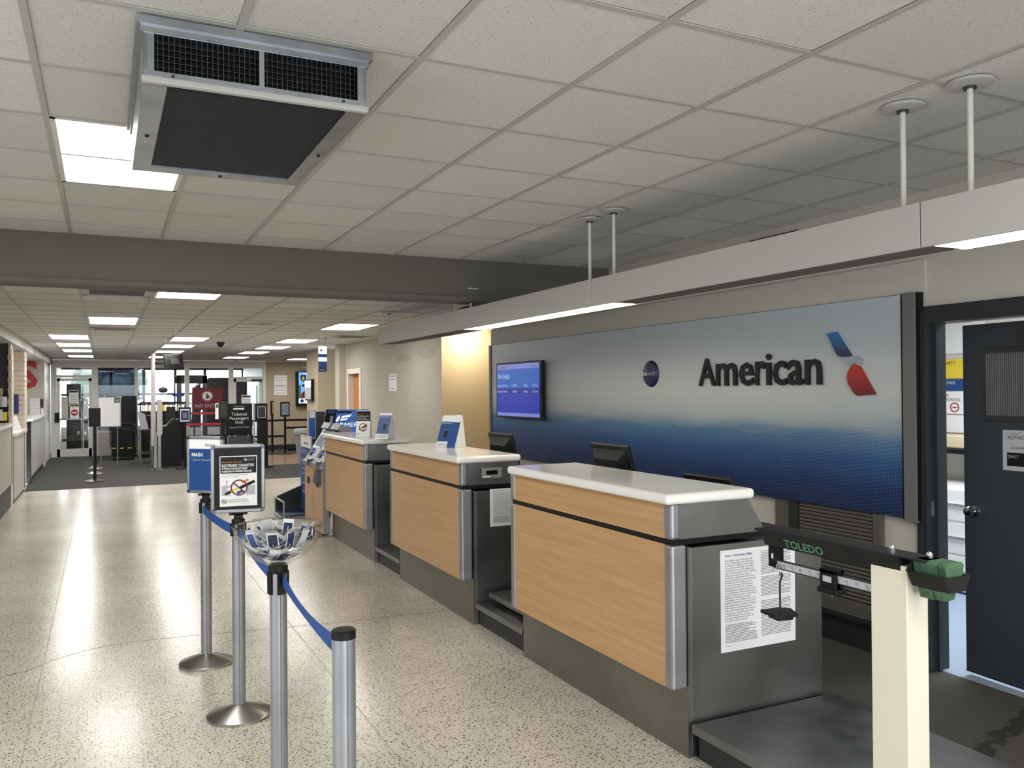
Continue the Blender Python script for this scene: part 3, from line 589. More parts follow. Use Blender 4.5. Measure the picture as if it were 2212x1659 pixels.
sl = B().box(2.448, 2.462, 2.285, 2.36, .94, 1.015, .003).box(2.478, 2.495, 2.285, 2.36, .94, 1.015, .003).box(2.448, 2.495, 2.285, 2.36, 1.0, 1.015).box(2.44, 2.50, 2.275, 2.365, .925, .945, .003).build('sliding_poise', 'black', t)
bx('poise_window', 'bag_grey', sl, 2.4465, 2.448, 2.302, 2.343, .968, .99); B().cyl((2.47, 2.32, .905), (2.47, 2.32, .93), .004, n=8).build('poise_screw', 'gunmetal', sl)
B().ring((2.585, .975), .007, .013, 'x', 2.455, 2.463, 14).tube([(2.459, 2.585, .965), (2.459, 2.583, .945), (2.459, 2.571, .94)], .004).build('hook', 'chrome', t, True)
B().tube([(2.459, 2.571, .955), (2.459, 2.566, .945), (2.459, 2.58, .915), (2.459, 2.58, .765)], .004).build('hanger_rod', 'dark_grey', t, True)
B().prism([(2.40, 2.545), (2.42, 2.515), (2.50, 2.525), (2.535, 2.60), (2.50, 2.635), (2.41, 2.64)], 'z', .795-.012, .795).prism([(2.42, 2.55), (2.49, 2.54), (2.51, 2.60), (2.43, 2.615)], 'z', .768, .784).build('counterweight_plate', 'charcoal', t)
B().prism([(2.43, 1.080), (2.44, 1.080), (2.462, 1.042), (2.528, 1.042), (2.55, 1.080), (2.56, 1.080), (2.535, 1.030), (2.455, 1.030)], 'y', 1.825, 1.96).prism([(2.43, 1.080), (2.56, 1.080), (2.535, 1.030), (2.455, 1.030)], 'y', 1.82, 1.825).prism([(2.43, 1.080), (2.56, 1.080), (2.54, 1.115), (2.46, 1.115)], 'y', 1.955, 1.965).build('weight_tray', 'charcoal', t)
for ya, yb in ((1.862, 1.952), (1.832, 1.858)):
    B().prism([(2.452, 1.113), (2.462, 1.122), (2.535, 1.122), (2.545, 1.113), (2.526, 1.044), (2.468, 1.044)], 'y', ya, yb).build('green_weight', 'weight_green', t)
B().prism([(2.458, 1.028), (2.532, 1.028), (2.52, .993), (2.472, .993)], 'y', 1.885, 1.94).prism([(2.458, 1.028), (2.532, 1.028), (2.52, .996), (2.472, .996)], 'y', 1.85, 1.881).build('lower_green_weight', 'weight_green', t)
t = thing('floor_clip', 'small black plastic piece with a pale sticker on the dark floor', 'clip', (3.39, 2.50, .001), rz=R(20))
B().box(-.12, .12, -.03, .03, 0, .03, .008).build('body', 'black', t, local=True); B().box(.0, .1, -.031, .02, .02, .0315).build('sticker', 'cream', t, local=True)

# ------------------------------------------------------------------ roller shutter, door
t = struct('window_1', B().box(4.395, XW-.001, 4.47, 4.65, .20, .90), 'shutter')
bx('side_guide', 'shutter', t, 4.385, XW-.001, 3.72, 3.78, .20, .90); bx('side_guide', 'dark_grey', t, 4.38, XW-.001, 4.42, 4.50, .2, .90)
for k in range(24): o = bx('shutter_slat', 'shutter', t, 4.392, XW-.003, 3.78, 4.42, .31+k*.0255, .331+k*.0255, bev=.006, seg=1)
bx('bottom_rail', 'shutter', t, 4.388, XW-.002, 3.78, 4.42, .22, .305, bev=.003); bx('sill', 'dark_grey', t, 4.37, XW, 3.7, 4.67, .18, .2)
struct('baseboard_right', B().box(4.405, XW, 3.46, 9.58, 0, .18), 'dark_grey')
d = struct('door_1', B().box(4.395, XW+.16, 3.40, 3.465, 0, 2.175).box(4.395, XW+.16, 2.10, 3.40, 2.08, 2.174).box(4.395, XW+.16, 2.10, 2.33, 0, 2.08).box(4.385, 4.40, 3.42, 3.45, 0, 2.14), 'frame_paint')
bx('door_stop', 'frame_paint', d, 4.47, 4.50, 3.382, 3.40, 0, 2.08)
lf = bpy.data.objects.new('door_leaf', None); COL.objects.link(lf); lf.parent = d; lf.location = (4.51, 2.345, 0); lf.rotation_euler = (0, 0, R(-3))
def lb(name, m, *a, **k): return B().box(*a, **k).build(name, m, lf, local=True)
lb('panel', 'door_paint', 0, .045, 0, .93, .03, 2.06, bev=.003); lb('glazing_bead', 'frame_paint', -.008, 0, .10, .80, 1.50, 1.92, bev=.003)
lb('ribbed_pane', 'gunmetal', -.010, -.008, .125, .775, 1.53, 1.89)
rb = B()
for k in range(50): rb.box(-.013, -.010, .13+k*.0129, .137+k*.0129, 1.535, 1.885)
rb.build('glass_ribs', 'trim_grey', lf, local=True)['kind'] = 'stuff'
lb('kick_plate_edge', 'gunmetal', -.003, 0, .0, .93, .03, .036); lb('name_plate', 'dark_grey', -.004, 0, .25, .60, 1.93, 2.03)
text('lettering', 'STATION', (-.005, .57, 1.965), '-x', .05, 'frame_paint', lf, local=True)
lb('notice_sheet', 'bag_grey', -.003, 0, .3, .68, 1.23, 1.455); lb('notice_band', 'black', -.0036, -.003, .3, .655, 1.255, 1.33)
for z, s_, q in ((1.43, 'Notice', .012), (1.405, 'RESTRICTED AREA', .022), (1.35, 'AUTHORIZED PERSONNEL', .016), (1.30, 'ONLY', .02)): text('lettering', s_, (-.004, .63 if q < .02 else .65, z), '-x', q*1.2, 'ink' if z > 1.33 else 'bag_grey', lf, local=True)
B().lathe([(0, -.075), (.024, -.07), (.031, -.055), (.027, -.04), (.012, -.03), (.012, -.012), (.03, -.008), (.032, 0)], (0, .86, .975), 20, 'x').build('door_knob', 'chrome', lf, True, local=True)
bx('strike_plate', 'zinc', d, 4.43, 4.46, 3.394, 3.40, .93, 1.02)
# office beyond the door
struct('wall_office', B().box(7.0, 7.1, 1, 6, 0, 2.8).box(4.56, 7, 5.9, 6, 0, 2.8).box(4.56, 7, 1, 1.1, 0, 2.8).box(4.56, 7, 1, 6, 2.8, 2.85), 'white_paint')
def board(name, m, y0, y1, z0, z1, label, cat, x=6.99, txt=None, tm='ink', ts=.06):
    t = thing(name, label, cat, (x, (y0+y1)/2, z0)); bx('sheet', m, t, x-.006, x, y0, y1, z0, z1)
    if txt: text('lettering', txt, (x-.0075, y1-.03, z1-ts*1.2), '-x', ts, tm, t)
    return t
board('office_notice', 'white', 4.8, 5.28, 2.0, 2.42, 'white notice highest on the office wall behind the door', 'notice', txt='VISITORS MUST\nSIGN IN AND\nWEAR A BADGE', ts=.045)
board('yellow_poster', 'yellow', 4.8, 5.25, 1.775, 1.95, 'yellow poster on the office wall seen past the ajar door', 'poster', txt='SAFETY', ts=.04)
board('blue_poster', 'blue', 4.98, 5.25, 1.665, 1.765, 'blue poster under the yellow one in the office', 'poster', txt='NOTICE', tm='white', ts=.035)
t = board('no_smoking_sign', 'white', 4.98, 5.25, 1.45, 1.655, 'white no smoking sign on the office wall', 'sign', txt='NO\nSMOKING', ts=.04)
B().ring((5.10, 1.51), .035, .045, 'x', 6.981, 6.985, 20).build('red_ring', 'red', t); bx('cigarette_print', 'ink', t, 6.981, 6.984, 5.08, 5.12, 1.505, 1.515)
board('pinned_sheet', 'paper', 5.0, 5.2, 1.28, 1.44, 'plain sheet pinned under the no smoking sign', 'notice')
t = thing('filing_cabinet', 'white office drawer cabinet seen past the ajar door', 'cabinet', (6.6, 4.6, 0)); bx('body', 'white', t, 6.3, 6.95, 4.1, 5.3, .02, .86)
for k in range(3): q = bx('drawer', 'white', t, 6.285, 6.3, 4.12, 5.28, .06+k*.27, .31+k*.27, bev=.003); bx('handle', 'chrome', q, 6.265, 6.285, 4.5, 4.9, .18+k*.27, .2+k*.27)
t = thing('office_shelf', 'dark shelf with a cream box on the office wall', 'shelf', (6.8, 4.7, 1.0)); bx('board', 'black', t, 6.6, 6.99, 4.1, 5.4, 1.12, 1.16); bx('bracket', 'black', t, 6.7, 6.99, 4.3, 4.33, 1.0, 1.12)
tag(B().box(6.68, 6.95, 4.5, 5.2, 1.162, 1.27, .01).build('storage_box', 'cream'), 'cream box standing on the dark office shelf', 'box')

# ------------------------------------------------------------------ queue posts, belts, bowl of tags
def stanchion(x, y, label, h=1.03, rot=0):
    t = thing('queue_post', label, 'queue post', (x, y, 0), 'silver queue posts')
    B().lathe([(.165, .001), (.165, .014), (.158, .02), (.04, .062), (.034, .066)], (x, y, 0), 40).build('base', 'base_steel', t, True)
    prof = []
    b = B(); n = 48; ring0, ring1 = [], []
    for k in range(n):
        a = 2*PI*k/n+rot; rr = .0325 if k % 12 not in (0, ) else .0285
        ring0.append(b.bm.verts.new((x+rr*math.cos(a), y+rr*math.sin(a), .06))); ring1.append(b.bm.verts.new((x+rr*math.cos(a), y+rr*math.sin(a), h-.018)))
    for k in range(n): b.bm.faces.new((ring0[k], ring0[(k+1) % n], ring1[(k+1) % n], ring1[k]))
    b.build('pole', 'alu', t)
    B().lathe([(.034, -.02), (.034, 0), (.030, .004), (0, .005)], (x, y, h), 32).build('cap', 'black', t, True)
    return t
def clip(t, x, y, ang, z0=.955, z1=1.012, w=.03):
    M = Matrix.Translation((x, y, (z0+z1)/2)) @ Matrix.Rotation(ang, 4, 'Z') @ Matrix.Translation((.033, 0, 0)); B().obox(M, .012, w, z1-z0, .002).build('belt_slot', 'black', t)
def belt(t, p0, p1, sag=.012, hw=.026, twist=0):
    b = B(); p0, p1 = Vector(p0), Vector(p1); n = 14; vs = []
    side = (p1-p0).cross(Vector((0, 0, 1))).normalized()
    for k in range(n+1):
        u = k/n; c = p0.lerp(p1, u)-Vector((0, 0, sag*4*u*(1-u))); tw = twist*math.sin(PI*u)
        up = Vector((0, 0, 1))*math.cos(tw)+side*math.sin(tw); q = []
        for sgn in (-1, 1):
            for s2 in (-1, 1): q.append(b.bm.verts.new(c+up*hw*sgn+side*.0009*s2))
        vs.append(q)
    for a, c in zip(vs, vs[1:]):
        for i, j in ((0, 1), (1, 3), (3, 2), (2, 0)): b.bm.faces.new((a[i], a[j], c[j], c[i]))
    return b.build('belt', 'belt', t, True)
S1, S2, S3, S4 = (.577, 5.59), (.637, 4.61), (.603, 3.305), (.598, 2.307)
p1 = stanchion(*S1, 'silver queue post carrying the blue lane sign', 1.03); p2 = stanchion(*S2, 'silver queue post carrying the black battery warning sign', 1.03)
p3 = stanchion(*S3, 'silver queue post with the clear bowl of tags on top', 1.035, .13); p4 = stanchion(*S4, 'silver queue post with a bare black cap, end of the blue belt', 1.035, .1)
belt(p1, (S1[0]-.02, S1[1]-.041, .972), (S2[0]-.02, S2[1]+.041, .972)); belt(p2, (S2[0], S2[1]-.041, .972), (S3[0], S3[1]+.041, .972), .02)
belt(p3, (S3[0]+.01, S3[1]-.041, .985), (S4[0]-.012, S4[1]+.041, .985), .022, twist=R(16))
for p, s in ((p1, S1), (p2, S2), (p3, S3)):
    for a in (-80, -165, 10, 100): clip(p, s[0], s[1], R(a), .925 if p is p3 else .945)
for a in (80,): clip(p4, S4[0], S4[1], R(a))
B().cyl((S3[0], S3[1], 1.005), (S3[0], S3[1], 1.034), .0365, n=28).build('bowl_collar', 'black', p3)
for s, p in ((S1, p1), (S2, p2)): B().box(s[0]-.022, s[0]+.022, s[1]-.012, s[1]+.012, 1.03, 1.062).box(s[0]-.045, s[0]+.045, s[1]-.012, s[1]+.012, 1.055, 1.066).build('sign_socket', 'black', p)

def sign_frame(name, label, x, y, rz, w=.272, h=.36, z0=1.066):
    t = thing(name, label, 'sign', (x, y, z0), None, rz); f = .019
    b = B()
    b.box(-w/2, -w/2+f, -.012, .012, f, h-f, .006, 3).box(w/2-f, w/2, -.012, .012, f, h-f, .006, 3).box(-w/2+f, w/2-f, -.012, .012, 0, f, .006, 3).box(-w/2+f, w/2-f, -.012, .012, h-f, h, .006, 3)
    b.build('frame_rail', 'alu', t, local=True, smooth=True)
    for sx in (-1, 1):
        for z in (0, h): 
            c = B(); cx = sx*(w/2-f); cz = f if z == 0 else h-f; a0 = {(-1, 0): 180, (1, 0): 270, (1, h): 0, (-1, h): 90}[(sx, z)]
            pts = [(cx, cz)]+[(cx+f*math.cos(R(a0+q*15)), cz+f*math.sin(R(a0+q*15))) for q in range(7)]
            c.prism(pts, 'y', -.0125, .0125).build('frame_corner', 'gunmetal', t, local=True)
    return t
def gfx(t, name, m, *a, **k): return B().box(*a, **k).build(name, m, t, local=True)
# battery warning sign
t = sign_frame('warning_sign', 'silver framed black sign forbidding electronic cigarettes in bags', S2[0], S2[1], R(-6))
gfx(t, 'backing', 'black', -.118, .118, -.006, .006, .018, .342)
def Q(px, py): return ((px-612)/4055, (1540-py)/4055)
X0, Z0 = Q(240, 1395); X1, Z1 = Q(1000, 325)
gfx(t, 'poster', 'white', X0, X1, -.0075, -.0062, Z0, Z1)
a, b_ = Q(255, 695), Q(985, 345); gfx(t, 'header', 'black', a[0], b_[0], -.0082, -.0075, a[1], b_[1])
def tx(s, px, py, hpx, m, wpx=None, off=0, y=-.0086):
    p = Q(px, py); sz = hpx/4055/.7; o = text('lettering', s, (p[0], y, p[1]), '-y', sz, m, t, off=off, local=True)
    if wpx: o.scale.x = wpx/4055/max(o.dimensions.x, 1e-4) if o.dimensions.x else 1
    return o
def txw(s, px, py, hpx, m, wpx, off=0): o = tx(s, px, py, hpx, m, None, off); TXW.append((o, wpx/4055)); return o
txw('Keep them with you!', 280, 470, 36, 'orange', 410); txw('ELECTRONIC CIGARETTES', 280, 555, 56, 'white', 650, .0004); txw('& SPARE LITHIUM BATTERIES', 280, 612, 38, 'white', 515, .0003); txw('FORBIDDEN IN CHECKED BAGGAGE', 280, 670, 38, 'white', 610, .0003)
txw('Federal Aviation', 820, 405, 18, 'bag_grey', 140); txw('Administration', 820, 428, 18, 'bag_grey', 120); c = Q(768, 408); B().cyl((c[0], -.0084, c[1]), (c[0], -.0076, c[1]), .0088, n=24).build('seal', 'grey_plastic', t, local=True)
txw('Must remove items from any carry-on bags that are', 280, 735, 20, 'ink', 535); txw('checked at the gate or planeside.', 280, 772, 20, 'ink', 340)
txw('USING OR CHARGING E-CIGARETTES', 405, 1268, 24, 'ink', 390); txw('ONBOARD THE AIRCRAFT IS FORBIDDEN', 405, 1308, 24, 'ink', 430); txw('www.faa.gov/hazmat_safety', 640, 1352, 16, 'ink_light', 190)
for (xa, ya, xb, yb, m) in ((275, 950, 460, 1165, 'bag_grey'), (330, 935, 335, 1165, 'grey_plastic'), (770, 960, 960, 1165, 'bag_grey'), (600, 800, 612, 850, 'bag_grey'), (685, 800, 695, 850, 'bag_grey'), (370, 830, 400, 940, 'bag_grey'), (500, 900, 770, 1165, 'paper')):
    a, b_ = Q(xa, yb), Q(xb, ya); gfx(t, 'suitcase_print', m, a[0], b_[0], -.0080, -.0076, a[1], b_[1], bev=0)
for q in range(5): a, b_ = Q(800+q*34, 1150), Q(806+q*34, 980); gfx(t, 'suitcase_print', 'grey_plastic', a[0], b_[0], -.0082, -.0079, a[1], b_[1])
c = Q(630, 1003); ang = math.atan2(35, 100)*.95
def stick(px, py, L, wd, m, y=-.0086, an=R(24)):
    p = Q(px, py); M = Matrix.Translation((p[0], y, p[1])) @ Matrix.Rotation(-an, 4, 'Y'); B().obox(M, L/4055, .0006, wd/4055).build('cigarette_print', m, t, local=True)
stick(515, 985, 260, 45, 'white'); stick(755, 868, 150, 52, 'orange'); stick(800, 942, 330, 62, 'black'); stick(405, 1110, 130, 55, 'black'); stick(540, 1050, 150, 52, 'yellow'); stick(645, 1100, 130, 60, 'blue', an=R(20))
B().ring(c, 145/4055, 172/4055, 'y', -.0096, -.0090, 40).build('prohibition_ring', 'maroon', t, local=True)
M = Matrix.Translation((c[0], -.0092, c[1])) @ Matrix.Rotation(R(42), 4, 'Y'); B().obox(M, 300/4055, .0006, 30/4055).build('prohibition_bar', 'maroon', t, local=True)
c = Q(327, 1288); B().ring(c, 44/4055, 54/4055, 'y', -.0086, -.0078, 28).build('small_ring', 'ink', t, local=True)
M = Matrix.Translation((c[0], -.0083, c[1])) @ Matrix.Rotation(R(45), 4, 'Y'); B().obox(M, 92/4055, .0006, 9/4055).obox(Matrix.Translation((c[0], -.0083, c[1])) @ Matrix.Rotation(R(-10), 4, 'Y'), 60/4055, .0006, 16/4055).build('small_pictogram', 'ink', t, local=True)
# lane sign
t = sign_frame('lane_sign', 'silver framed blue and white lane sign reading MAIN', S1[0], S1[1], R(-44))
gfx(t, 'white_sheet', 'white', -.118, .118, -.006, .006, .018, .342); gfx(t, 'blue_sheet', 'blue', -.118, .118, -.0072, -.0058, .018, .280)
text('lettering', 'American', (.0, -.0075, .297), '-y', .026, 'ink', t, sx=.9, local=True); text('lettering', 'MAIN', (-.10, -.008, .232), '-y', .034, 'white', t, off=.0005, local=True); text('lettering', 'Customer Assistance', (-.10, -.008, .205), '-y', .017, 'bag_grey', t, local=True)
# bowl
bc = (S3[0], S3[1], 1.038); rb_, hb = .166, .148
out = [(.012, 0), (.05, .0)]+[(rb_*math.sin(a), hb-hb*math.cos(a)) for a in [R(q) for q in (22, 32, 42, 52, 62, 72, 82, 90)]]
inn = [(r-.004, z+(.004 if k < 6 else 0)) for k, (r, z) in enumerate(out)]
t = B().lathe(out+[(rb_-.002, hb+.003)]+inn[::-1], (0, 0, 0), 48, close=True).build('glass_bowl', 'bowl', None, True); t.location = bc; tag(t, 'clear round bowl of luggage tags set on a queue post', 'bowl'); B().ring((0, 0), rb_-.0055, rb_+.0035, 'z', hb-.001, hb+.007, 48).build('rim', 'bowl_rim', t, True, local=True)
def tagmesh(face):
    b = B(); n = 6; L, w = .088, .042; up = []
    for k in range(n+1):
        u = k/n-.5; z = .35*u*u*L
        up.append([b.bm.verts.new((u*L, -w/2, z)), b.bm.verts.new((u*L, -w/2+.004, z)), b.bm.verts.new((u*L, w/2-.004, z)), b.bm.verts.new((u*L, w/2, z))])
    for k, (p, q) in enumerate(zip(up, up[1:])):
        for i in range(3):
            f = b.bm.faces.new((p[i], q[i], q[i+1], p[i+1])); f.material_index = 1 if (i == 1 and 0 < k < n-1) else 0
    bmesh.ops.solidify(b.bm, geom=b.bm.faces[:], thickness=.0008)
    if face == 'paper':
        for q in range(4):
            b.box(-.03, .012, -.013+q*.007, -.0115+q*.007, .0012, .0022)
            for f in b.bm.faces[-6:]: f.material_index = 2
    else:
        b.box(-.022, .016, -.002, .0, .001, .0022)
        for f in b.bm.faces[-6:]: f.material_index = 2
    return b.build('luggage_tag', ['white', face, 'ink_light' if face == 'paper' else 'white'])
protos = [tagmesh('royal'), tagmesh('paper'), tagmesh('navy')]
groups = ['blue luggage tags in the bowl', 'white luggage tags in the bowl', 'navy luggage tags in the bowl']; labs = ['blue paper luggage tag with white border lying in the clear bowl', 'white paper luggage tag printed with lines in the clear bowl', 'navy luggage tag with white border lying in the clear bowl']
rd = random.Random(5); used = [0, 0, 0]
cc = Vector((bc[0], bc[1], bc[2]+hb))
for k in range(84):
    kind = (0, 1, 2, 0, 1, 0)[k % 6]; o = protos[kind] if not used[kind] else protos[kind].copy()
    if used[kind]: COL.objects.link(o)
    used[kind] += 1
    if k < 46:      # lying against the wall of the bowl
        th = R(20+52*((k*.618) % 1)); a = k*2.39996; dr = Vector((math.sin(th)*math.cos(a), math.sin(th)*math.sin(a), -math.cos(th)))
        rr = rb_-.017-.004*(k % 3); o.location = cc+Vector((dr.x*rr, dr.y*rr, dr.z*rr*hb/rb_)); q = dr.to_track_quat('Z', 'Y').to_matrix() @ Matrix.Rotation(rd.uniform(0, 2*PI), 3, 'Z') @ Matrix.Rotation(PI, 3, 'X'); o.rotation_euler = q.to_euler()
    elif k < 74:    # heaped loosely on top
        a = rd.uniform(0, 2*PI); rr = .085*math.sqrt(rd.random()); o.location = (bc[0]+rr*math.cos(a), bc[1]+rr*math.sin(a), bc[2]+.05+.035*rd.random()+.25*rr)
        o.rotation_euler = (R(rd.uniform(-38, 38)), R(rd.uniform(-38, 38)), rd.uniform(0, 2*PI))
    else:           # some lean steeply against the rim
        a = R((250, 285, 320, 200, 150, 100, 60, 20, 340, 120)[k-74]); rr = .108; o.rotation_euler = (R(rd.uniform(-25, 25)), R(-62+rd.uniform(-8, 8)), a); o.location = (bc[0]+rr*math.cos(a), bc[1]+rr*math.sin(a), bc[2]+.100+rd.uniform(0, .014))
    tag(o, labs[kind], 'luggage tag', groups[kind])

# ------------------------------------------------------------------ leaflet holders on the counters
def holder(name, label, x, y, rz, w, h, lean, z=1.226, body='white'):
    t = thing(name, label, 'leaflet holder', (x, y, z), None, rz); d = math.tan(lean)*h
    B().prism([(-.0015, .0), (.0015, .0), (d+.0015, h), (d-.0015, h)], 'x', -w/2, w/2).build('back_plate', body, t, local=True)
    B().prism([(0, 0), (d+.045, 0), (d, h)], 'x', w/2-.002, w/2).build('side_gusset', body, t, local=True)
    B().prism([(0, 0), (d+.045, 0), (d+.045, .002), (0, .002)], 'x', -w/2, w/2).build('foot_plate', body, t, local=True); return t, lean
def onp(t, name, m, lean, x0, x1, s0, s1, e=.003):
    M = Matrix.Rotation(-lean, 4, 'X') @ Matrix.Translation(((x0+x1)/2, -e, (s0+s1)/2)); return B().obox(M, x1-x0, .0012, s1-s0).build(name, m, t, local=True)
def txp(t, s, lean, x, sz, size, m, sx=1, off=0): o = text('lettering', s, Matrix.Rotation(-lean, 4, 'X') @ Vector((x, -.0045, sz)), None, size, m, t, sx=sx, off=off, local=True, rot=(PI/2-lean, 0, 0)); return o
t, l = holder('warning_leaflet_stand', 'white upright stand with a battery warning sheet on the farthest counter', 2.42, 8.50, R(-33), .15, .275, R(8))
onp(t, 'header', 'black', l, -.073, .073, .165, .27); onp(t, 'sheet', 'white', l, -.073, .073, .006, .165)
for z, s_, q in ((.232, 'Keep them with you!', .012), (.212, 'ELECTRONIC CIGARETTES', .0155), (.195, '& SPARE LITHIUM BATTERIES', .011), (.179, 'FORBIDDEN IN CHECKED BAGGAGE', .011)): txp(t, s_, l, -.064, z, q, 'white' if q != .012 else 'orange', .68)
M0 = Matrix.Rotation(-l, 4, 'X')
for u, v_, L, wd, m, an in ((0, .10, .09, .018, 'black', 28), (-.025, .085, .05, .014, 'yellow', 28), (.03, .13, .03, .012, 'orange', 28), (.005, .07, .035, .014, 'blue', 20)): B().obox(M0 @ Matrix.Translation((u, -.0045, v_)) @ Matrix.Rotation(R(-an), 4, 'Y'), L, .001, wd).build('cigarette_print', m, t, local=True)
b = B().ring((0, .1), .036, .043, 'y', -.0062, -.0052, 30); bmesh.ops.transform(b.bm, matrix=M0, verts=b.bm.verts); b.build('prohibition_ring', 'maroon', t, local=True)
b = B().ring((-.052, .03), .010, .013, 'y', -.005, -.004, 18); bmesh.ops.transform(b.bm, matrix=M0, verts=b.bm.verts); b.build('small_ring', 'ink', t, local=True); txp(t, 'USING OR CHARGING E-CIGARETTES', l, -.035, .03, .008, 'ink', .7)
def bagcard(t, l, w, h, x0=0):
    onp(t, 'blue_card', 'blue', l, x0-w/2, x0+w/2, .055, h-.01); txp(t, 'CARRY LIGHT BAG', l, x0-w/2+.006, h-.03, .019, 'white', .72); txp(t, 'Personal items only', l, x0-w*.15, h-.085, .01, 'bag_grey', .8)
    for z in (h*.55, h*.43): onp(t, 'bag_icon', 'black', l, x0-.012+.01, x0+.018+.01, z-.012, z+.014, .0042)
    onp(t, 'white_card', 'paper', l, x0-w/2, x0+w/2, .004, .053)
    for q in range(3): onp(t, 'print_line', 'ink_light', l, x0-w/2+.01, x0+w/2-.012, .014+q*.011, .0165+q*.011, .004)
t, l = holder('leaflet_stand', 'white stand with a leaning blue bag card on the farthest counter', 2.47, 8.02, R(-50), .145, .255, R(20)); bagcard(t, l, .14, .255)
t, l = holder('leaflet_stand', 'white stand with two leaning blue cards on the middle counter', 2.55, 6.50, R(-58), .20, .265, R(23)); bagcard(t, l, .115, .24, -.04)
onp(t, 'narrow_card', 'royal', l, .018, .098, .0, .225, .008); onp(t, 'white_top_card', 'paper', l, .03, .098, .225, .29, .006); txp(t, 'Important', l, .03, .185, .014, 'bag_grey', .8); txp(t, 'American', l, .052, .252, .01, 'ink', .7)

# ------------------------------------------------------------------ kiosks, advert display, bag sizer
def kiosk(y0, label):
    t = thing('self_service_kiosk', label, 'kiosk', (2.30, y0, 0), 'self-service kiosks'); y1 = y0+.46; ym = (y0+y1)/2
    bx('front_panel', 'wood', t, 2.30, 2.312, y0, y1, .03, .80); bx('pedestal', 'grey_plastic', t, 2.312, 2.38, y0, y1, .03, .80); bx('floor_plate', 'steel', t, 2.24, 2.55, y0-.004, y1+.004, .001, .018, bev=.004)
    B().prism([(2.275, .79), (2.275, .835), (2.31, .86), (2.59, 1.29), (2.65, 1.26), (2.67, 1.08), (2.48, .79)], 'y', y0-.006, y1+.006).build('console', 'alu', t)
    M = Matrix.Translation((2.31, ym, .86)) @ Matrix.Rotation(-math.atan2(.43, .28), 4, 'Y')
    scn = B().obox(M @ Matrix.Translation((.30, 0, .003)), .26, .38, .006).build('touch_screen', 'screen_black', t); B().obox(M @ Matrix.Translation((.30, 0, .0065)), .23, .34, .002).build('screen_glow', 'pale_blue', scn)
    B().obox(M @ Matrix.Translation((.10, .1, .006)), .10, .12, .014).build('card_reader', 'black', t); B().obox(M @ Matrix.Translation((.11, -.02, .01)), .03, .035, .014).build('reader_light', 'led_blue', t)
    B().prism([(2.27, .80), (2.27, .87), (2.33, .88), (2.33, .80)], 'y', y0+.06, y0+.2).build('passport_scanner', 'gunmetal', t)
    B().obox(M @ Matrix.Translation((.465, 0, .02)), .08, .36, .07).build('printer_hood', 'alu', t); B().obox(M @ Matrix.Translation((.428, 0, .02)), .012, .26, .04).build('ticket_slot', 'black', t)
    bx('panel_slot', 'black', t, 2.297, 2.301, y0+.17, y0+.33, .56, .64)
    return t
k1 = kiosk(10.28, 'self-service kiosk standing beyond the farthest counter, nearer the bag sizer')
k2 = copy_tree(k1); k2.location.y -= .485; k2['label'] = 'self-service kiosk half hidden behind the farthest counter end'
B().prism([(2.24, .62), (2.30, .60), (2.30, .76), (2.27, .78)], 'y', 9.86, 10.04).build('document_reader', 'gunmetal', k2)
t = thing('advert_display', 'black tilted display with a blue bank advert showing a white leaf', 'display', (3.02, 11.35, 0), None, R(-8))
A = Matrix.Translation((0, 0, 1.285)) @ Matrix.Rotation(R(14), 4, 'Y') @ Matrix.Rotation(R(-10), 4, 'X')
SH = Matrix.Identity(4)
B().box(-.05, .35, .02, .1, .02, 1.1).build('stand', 'black', t, local=True); B().box(-.2, .5, -.1, .25, .001, .02).build('foot', 'black', t, local=True)
def shp(pts, y0, y1, n, m):
    return B().prism([(x+(z-1.13)*.32, z) for x, z in pts], 'y', y0, y1).build(n, m, t, local=True)
shp([(-.29, 1.10), (.19, 1.10), (.19, 1.45), (-.29, 1.45)], 0, .04, 'housing', 'black'); shp([(-.255, 1.12), (.18, 1.12), (.18, 1.452), (-.255, 1.452)], -.004, 0, 'display_panel', 'ad_blue')
shp([(-.24, 1.405), (-.04, 1.405), (-.04, 1.43), (-.24, 1.43)], -.006, -.004, 'dark_slot', 'black')
def leaf(pts): B().prism([(x-.19, z) for x, z in pts], 'y', -.007, -.0045).build('leaf_logo', 'ad_white', t, local=True)
leaf([(.035, 1.285), (.03, 1.31), (.05, 1.345), (.085, 1.375), (.08, 1.33), (.06, 1.30)]); leaf([(.10, 1.335), (.12, 1.365), (.20, 1.375), (.245, 1.385), (.215, 1.35), (.16, 1.345)]); leaf([(.085, 1.30), (.105, 1.33), (.15, 1.325), (.195, 1.34), (.17, 1.31), (.13, 1.308)])
o = text('lettering', 'FARMERS', (-.225, -.006, 1.215), '-y', .08, 'ad_white', t, sx=1.0, local=True); TXW.append((o, .40))
t = thing('kiosk_header', 'slim leaning kiosk top with blue header left of the bank advert', 'kiosk', (2.70, 11.35, 0))
B().prism([(2.70, .8), (2.74, .8), (2.86, 1.46), (2.72, 1.46), (2.66, 1.15)], 'y', 11.3, 11.36).box(2.68, 2.76, 11.28, 11.4, .001, .82).build('body', 'black', t); B().prism([(2.73, 1.40), (2.83, 1.40), (2.84, 1.455), (2.735, 1.455)], 'y', 11.295, 11.30).build('header', 'royal', t); B().prism([(2.74, 1.14), (2.78, 1.14), (2.81, 1.37), (2.765, 1.37)], 'y', 11.295, 11.30).build('screen', 'pale_blue', t)
t = thing('bag_sizer', 'blue carry-on bag sizer with wire basket beside the kiosks', 'bag sizer', (2.5, 11.7, 0))
bx('back_panel', 'royal', t, 2.52, 2.535, 11.39, 12.02, .03, .93); bx('white_header', 'white', t, 2.52, 2.535, 11.39, 12.02, .93, 1.07)
